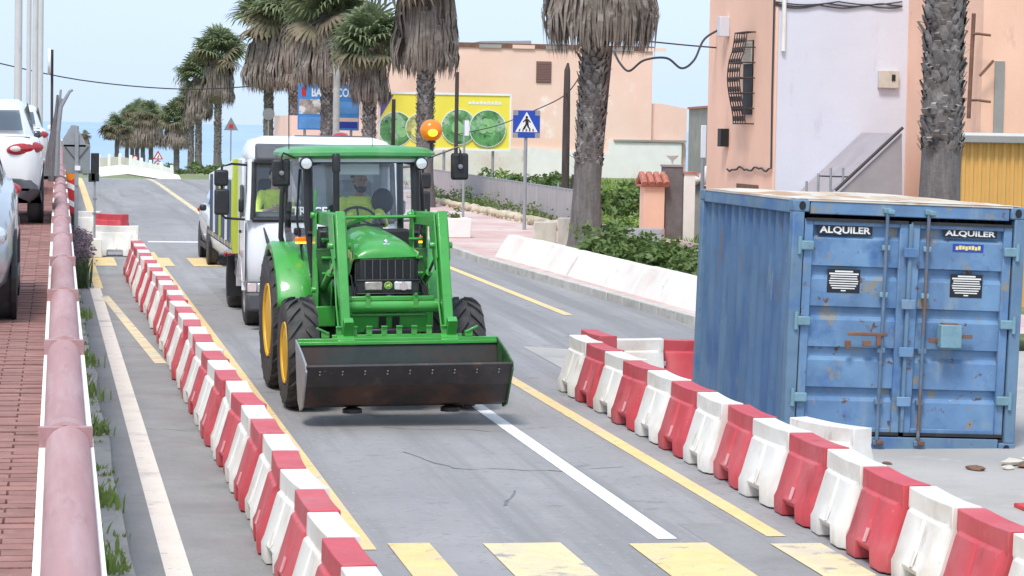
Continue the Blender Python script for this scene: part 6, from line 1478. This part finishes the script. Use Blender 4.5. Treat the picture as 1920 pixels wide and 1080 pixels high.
# sign backs by the wall
t = sign_pole('sign_assembly', 'grey backs of a triangular and a square sign on one pole by the wall', at(143, 400, 56).x, 56, SL*56, at(143, 236, 56).z, .045)
a, c = at(118, 325, 56), at(169, 271, 56); zz = SL*56; X0 = t.location.x
b = MB(); b.box(((a.x+c.x)/2-X0, -.02, (a.z+c.z)/2-zz), (c.x-a.x, .02, c.z-a.z)); pl = b.build('square_back', M['sign_grey'], t, bevel=.01)
for s in (-1, 1):
    b = MB(); b.tube([((a.x+c.x)/2-X0+s*.04, -.045, (a.z+c.z)/2-zz), ((a.x+c.x)/2-X0+s*.25, -.045, c.z-zz-.04)], .010, 5); b.build('brace', M['grey_plastic'], pl, True)
b = MB(); b.box((.0, -.06, (a.z+c.z)/2-zz), (.08, .02, c.z-a.z+.5)); b.build('rib', M['galv'], pl)
b = MB(); b.box((.02, -.08, a.z-zz+.12), (.12, .05, .10)); b.build('bracket', M['sign_white'], pl)
zc = at(138, 275, 56).z-zz
b = MB(); b.prism([(-.34, zc), (.20, zc), (.16, zc+.15), (-.02, zc+.46), (-.12, zc+.46), (-.30, zc+.15)], -.03, -.005, 'y'); b.build('triangle_back', M['galv'], t)
# temporary traffic light
t = thing('traffic_light', 'temporary traffic light seen from behind on a white weighted box', 'traffic light', (at(177, 455, 53).x, 53, SL*53))
b = MB(); b.box((0, 0, .20), (.32, .34, .40), None, .92); b.build('base_box', M['barrier_white'], t, bevel=.03)
b = MB(); b.tube([(0, 0, .35), (0, 0, 2.0)], .022, 8); b.build('pole', M['galv'], t, True)
for zz_ in (.9, 1.2):
    b = MB(); b.box((0, 0, zz_), (.09, .06, .04)); b.build('clamp', M['steel'], t)
a, c = at(170, 340, 53), at(186, 287, 53); X0 = t.location.x; Z0 = SL*53
b = MB(); b.box(((a.x+c.x)/2-X0, 0, (a.z+c.z)/2-Z0), (c.x-a.x, .12, c.z-a.z)); hd = b.build('backboard', M['black'], t, bevel=.015)
b = MB(); b.box(((a.x+c.x)/2-X0-.06, -.01, a.z-Z0+.08), (.14, .10, .18)); b.build('control_box', M['black'], hd, bevel=.01)
for k in range(3):
    b = MB(); b.lathe([(.06, .06), (.075, .14), (.065, .14)], ((a.x+c.x)/2-X0, 0, c.z-Z0-.10-k*.18), 'y', 14); b.build('lamp_visor', M['black'], hd)
# red and white delineator with an amber lamp
t = thing('delineator_panel', 'red and white striped marker panel with an orange lamp by the wall', 'marker', (at(131, 400, 58).x, 58, SL*58)); Z0 = SL*58; X0 = t.location.x
a, c = at(122, 400, 58), at(141, 335, 58); w_, h_ = c.x-a.x, c.z-a.z
b = MB(); b.box((0, 0, a.z-Z0+h_/2), (w_, .03, h_)); pl = b.build('panel', M['sign_red'], t, bevel=.006)
for v in (.30, .78):
    b = MB(); z = a.z-Z0+h_*v; b.prism([(-w_/2+.01, z), (w_/2-.01, z-.10), (w_/2-.01, z+.02), (-w_/2+.01, z+.12)], -.02, -.016, 'y'); b.build('white_stripe', M['sign_white'], pl)
b = MB(); b.box((0, .05, (a.z-Z0)/2), (.2, .3, max(.1, a.z-Z0))); b.build('foot', M['black'], t, bevel=.02)
b = MB(); b.lathe([(.10, -.02), (.105, 0), (.10, .05)], (0, 0, c.z-Z0+.06), 'y', 18); b.build('lamp', M['orange_plastic'], t, True)
# white poles on the terrace, edge-on sign pole, bent grey stakes
for k, (px, Y, r_, top, lab) in enumerate(((33, 62, .075, 14, 'tall pale lamp pole rising behind the white crossover'), (53, 84, .062, 16, 'tall pale lamp pole standing between the two others'), (65, 92, .085, 18, 'pale lamp pole paired with the thicker one'), (75, 96, .085, 18, 'thicker pale pole closest to the coping wall'))):
    p = at(px, 205, Y); t = thing('lamp_pole', lab, 'pole', (p.x, Y, tz(Y)-.05), 0, 'pale poles on the terrace'); b = MB(); b.tube([(0, 0, 0), (.05, 0, top)], [r_*1.25, r_], 12); b.build('shaft', M['pole_white'], t, True)
    b = MB(); b.lathe([(r_*1.9, 0), (r_*1.9, .25), (r_*1.3, .3)], n=12); b.build('base', M['pole_white'], t, True)
p = at(97, 250, 50); t = thing('mirror_post', 'dark post with a white rimmed oval sign seen edge-on above the coping', 'post', (p.x, 50, tz(50)+.1))
b = MB(); b.tube([(0, 0, 0), (0, 0, at(97, 93, 50).z-tz(50)-.1)], .026, 8); b.build('post', M['iron'], t, True)
zc = at(97, 116, 50).z-tz(50)-.1; b = MB(); b.lathe([(.22, -.03), (.25, -.02), (.25, .02), (.22, .03)], (0, 0, 0), 'x', 24); b.v = [(v[0]*1.1-.055, v[1]*.9, v[2]+zc) for v in b.v]; b.build('oval_sign', M['sign_white'], t, True)
t = thing('broken_stakes', 'bundle of bent grey wooden stakes leaning over the end of the coping', 'stakes', (at(104, 260, 46).x, 46, tz(46)-.05))
q = [at(px, py, 46)-Vector(t.location) for px, py in ((104, 330), (108, 245), (114, 200), (130, 172), (136, 168))]
b = MB(); b.tube(q, [.05, .045, .04, .03, .028], 7); b.build('stake', M['wood_grey'] if 'wood_grey' in M else M['galv'], t, True)
for k, (dx, ytop) in enumerate(((-4, 178), (2, 168), (-7, 205), (5, 185))):
    q = [at(px, py, 46+.05*k)-Vector(t.location) for px, py in ((102+dx, 340), (105+dx*.8, 250), (112+dx, ytop))]; b = MB(); b.tube(q, [.045, .04, .02], 7); b.build('stake', M['galv'] if k % 2 else M['slate'], t, True)
for k in range(4):
    q = [at(px, py, 42)-Vector(t.location) for px, py in ((84+k*4, 330), (88+k*3, 290), (96+k*3, 245))]; b = MB(); b.tube(q, [.03, .025, .012], 6); b.build('stake', M['slate'], t, True)
# utility poles
t = thing('utility_pole', 'weathered wooden pole with a pointed top standing in the plot', 'pole', (15.45, 75, .75)); b = MB(); b.tube([(0, 0, 0), (0, 0, 3.0), (.0, 0, 4.2), (.02, 0, 4.42)], [.12, .11, .09, .03], 10); b.build('shaft', M['wood_dark'], t, True)
b = MB(); b.tube([(.18, 0, 0), (.25, 0, 1.1)], [.10, .05], 8); b.build('stub', M['wood_dark'], t, True)
t = thing('utility_pole', 'dark leaning pole right behind the thick palm trunk', 'pole', (12.72, 58.6, .40)); b = MB(); b.tube([(0, 0, 0), (.17, 0, 2.4), (.36, 0, 4.75)], [.10, .085, .07], 10); b.build('shaft', M['wood_dark'], t, True)
b = MB(); b.tube([(.34, .03, 3.6), (.22, .06, 3.6), (.22, .06, 4.1)], .03, 6); b.build('bracket', M['galv'], t, True)
for px, Y, y0, y1, lab in ((855, 96, 280, 135, 'thin dark pole crossing the yellow billboard'), (737, 96, 275, 186, 'thin dark pole at the left edge of the yellow billboard')):
    p, q = at(px, y0, Y), at(px, y1, Y); t = thing('utility_pole', lab, 'pole', (p.x, Y, SL*Y)); b = MB(); b.tube([(0, 0, 0), (0, 0, q.z-SL*Y)], .075, 8); b.build('shaft', M['wood_dark'], t, True)
p = at(630, 245, 99); t = thing('utility_pole', 'pale concrete pole in front of the blue billboard', 'pole', (p.x, 99, SL*99)); b = MB(); b.tube([(0, 0, 0), (0, 0, at(630, 120, 99).z-SL*99)], .13, 10); b.build('shaft', M['gutter'], t, True)
def cable(label, pts, r=.012):
    P = [at(*p) for p in pts]; Q = []
    for i in range(len(P)-1):
        a, b_, c, d = P[max(i-1, 0)], P[i], P[i+1], P[min(i+2, len(P)-1)]
        for k in range(6):
            u = k/6; Q.append(.5*((2*b_)+(c-a)*u+(2*a-5*b_+4*c-d)*u*u+(-a+3*b_-3*c+d)*u**3))
    Q.append(P[-1]); b = MB(); b.tube(Q, r, 5); tag(b.build('cable', M['cable'], None, True), label, 'cable')
cable('looping black cable between the leaning pole and the orange house', [(1151, 96, 58.6), (1162, 118, 58.4), (1180, 133, 58.2), (1208, 113, 57.8), (1250, 109, 58), (1278, 128, 58), (1302, 112, 58), (1322, 72, 58.6), (1360, 50, 59.6)], .028)
cable('straight taut cable running from the palm to the orange house', [(1190, 75, 57.5), (1290, 85, 58.5), (1364, 91, 59.6)], .018)
cable('thin cable from the pointed pole down towards the yellow billboard', [(1130, 92, 60), (1100, 122, 68), (1062, 176, 74.9), (1000, 208, 82), (930, 236, 92), (858, 252, 96)], .018)
cable('thin cable spanning the sky above the far palms', [(-30, 112, 120), (150, 150, 124), (340, 167, 128), (500, 160, 131)], .03)

# white square planter tub on the pavement, loose white block
t = thing('planter_tub', 'big square white planter tub on the pink pavement', 'planter', (at(850, 455, 60).x, 60, gz(9, 60)+.125)); b = MB(); b.box((0, 0, .23), (.72, .72, .46), None, 1.04); b.build('tub', M['white_wall'], t, bevel=.02)
b = MB(); leafball(b, (0, 0, .45), (.25, .25, .18), 120, .05); q = b.build('foliage', M['leaf'], t, fix=False); q['kind'] = 'stuff'
# dry flowers by the traffic light
b = MB()
for k in range(46):
    yy = LR.uniform(44, 54); x = wallx(yy)+LR.uniform(.20, .42); blades(b, x, yy, SL*yy, 16, LR.uniform(.25, .6), .08, .5, .012)
q = b.build('verge_bushes', M['leaf_dark'], fix=False); tag(q, 'dark weeds growing at the foot of the wall near the traffic light', 'weeds', kind='stuff')
b = MB()
for k in range(260):
    yy = LR.uniform(46, 55); leafball(b, (wallx(yy)+LR.uniform(.2, .62), yy, SL*yy+LR.uniform(.25, .55)), (.06, .06, .05), 5, .035)
q = b.build('dry_flowers', M['purple'], fix=False); tag(q, 'dry purple flower heads behind the white crosswise barrier', 'flowers', kind='stuff')

# ================================================================== BEYOND THE CREST
t = thing('sea_front_parapet', 'white parapet with posts and stone infill curving beyond the crest', 'parapet', (0, 0, 0))
pp = [(186, 292, 322, 150), (205, 291, 322, 149), (225, 290, 322, 148), (245, 293, 324, 147), (265, 298, 326, 146), (282, 302, 327, 145), (302, 306, 328, 144), (322, 312, 328, 143)]
for i, (px, yt, yb, Y) in enumerate(pp):
    a, c = at(px, yb, Y), at(px, yt-2, Y); b = MB(); b.box(((a+c)/2), (.24, .24, c.z-a.z), None, .7); b.build('post', M['white_wall'], t, bevel=.02)
    if i < len(pp)-1:
        px2, yt2, yb2, Y2 = pp[i+1]; d0, d1, e0, e1 = at(px, yt+4, Y), at(px, yb, Y), at(px2, yt2+4, Y2), at(px2, yb2, Y2); o_ = Vector((0, .14, 0))
        b = MB(); b.add([d0, e0, e1, d1, d0+o_, e0+o_, e1+o_, d1+o_], [(0, 1, 2, 3), (7, 6, 5, 4), (0, 4, 5, 1), (3, 2, 6, 7)]); b.build('infill', M['beige_wall'] if i < 3 else M['white_wall'], t)
t = thing('white_kerb_bank', 'white sloping kerb bank in front of the parapet past the crest', 'bank', (0, 0, 0)); b = MB()
bb_ = [at(180, 314, 140), at(230, 309, 139), at(290, 318, 137), at(335, 328, 134)]; vs = []
for p in bb_: vs += [p, p+Vector((.2, -1.5, -.45)), p+Vector((0, .5, -.5))]
b.add(vs, [(3*i+j, 3*i+j+1, 3*i+j+4, 3*i+j+3) for i in range(3) for j in range(2)]); b.build('bank', M['planter_wall'], t, fix=True)
t = thing('roadside_wall', 'white roadside wall rising to the right past the crest', 'wall', (0, 0, 0)); b = MB()
a, c = at(392, 326, 122), at(440, 298, 112); o_ = Vector((.4, .2, 0)); b.add([a+Vector((0, 0, -.8)), c+Vector((0, 0, -.9)), c, a, a+Vector((.4, .2, -.8)), c+Vector((.4, .2, -.9)), c+o_, a+o_], [(0, 1, 2, 3), (7, 6, 5, 4), (3, 2, 6, 7), (0, 3, 7, 4), (1, 5, 6, 2)]); b.build('wall_body', M['white_wall'], t)
for px, Y, r_ in ((395, 150, 1.1), (384, 158, 1.0), (415, 142, 1.0), (336, 190, 1.3), (318, 200, 1.2)):
    p = at(px, 326, Y); shrub('roadside_bush', 'low green bush at the foot of the palms past the crest', p, (r_, r_, r_*.40), 500, .12, M['leaf'], 'bushes past the crest', 'bush')
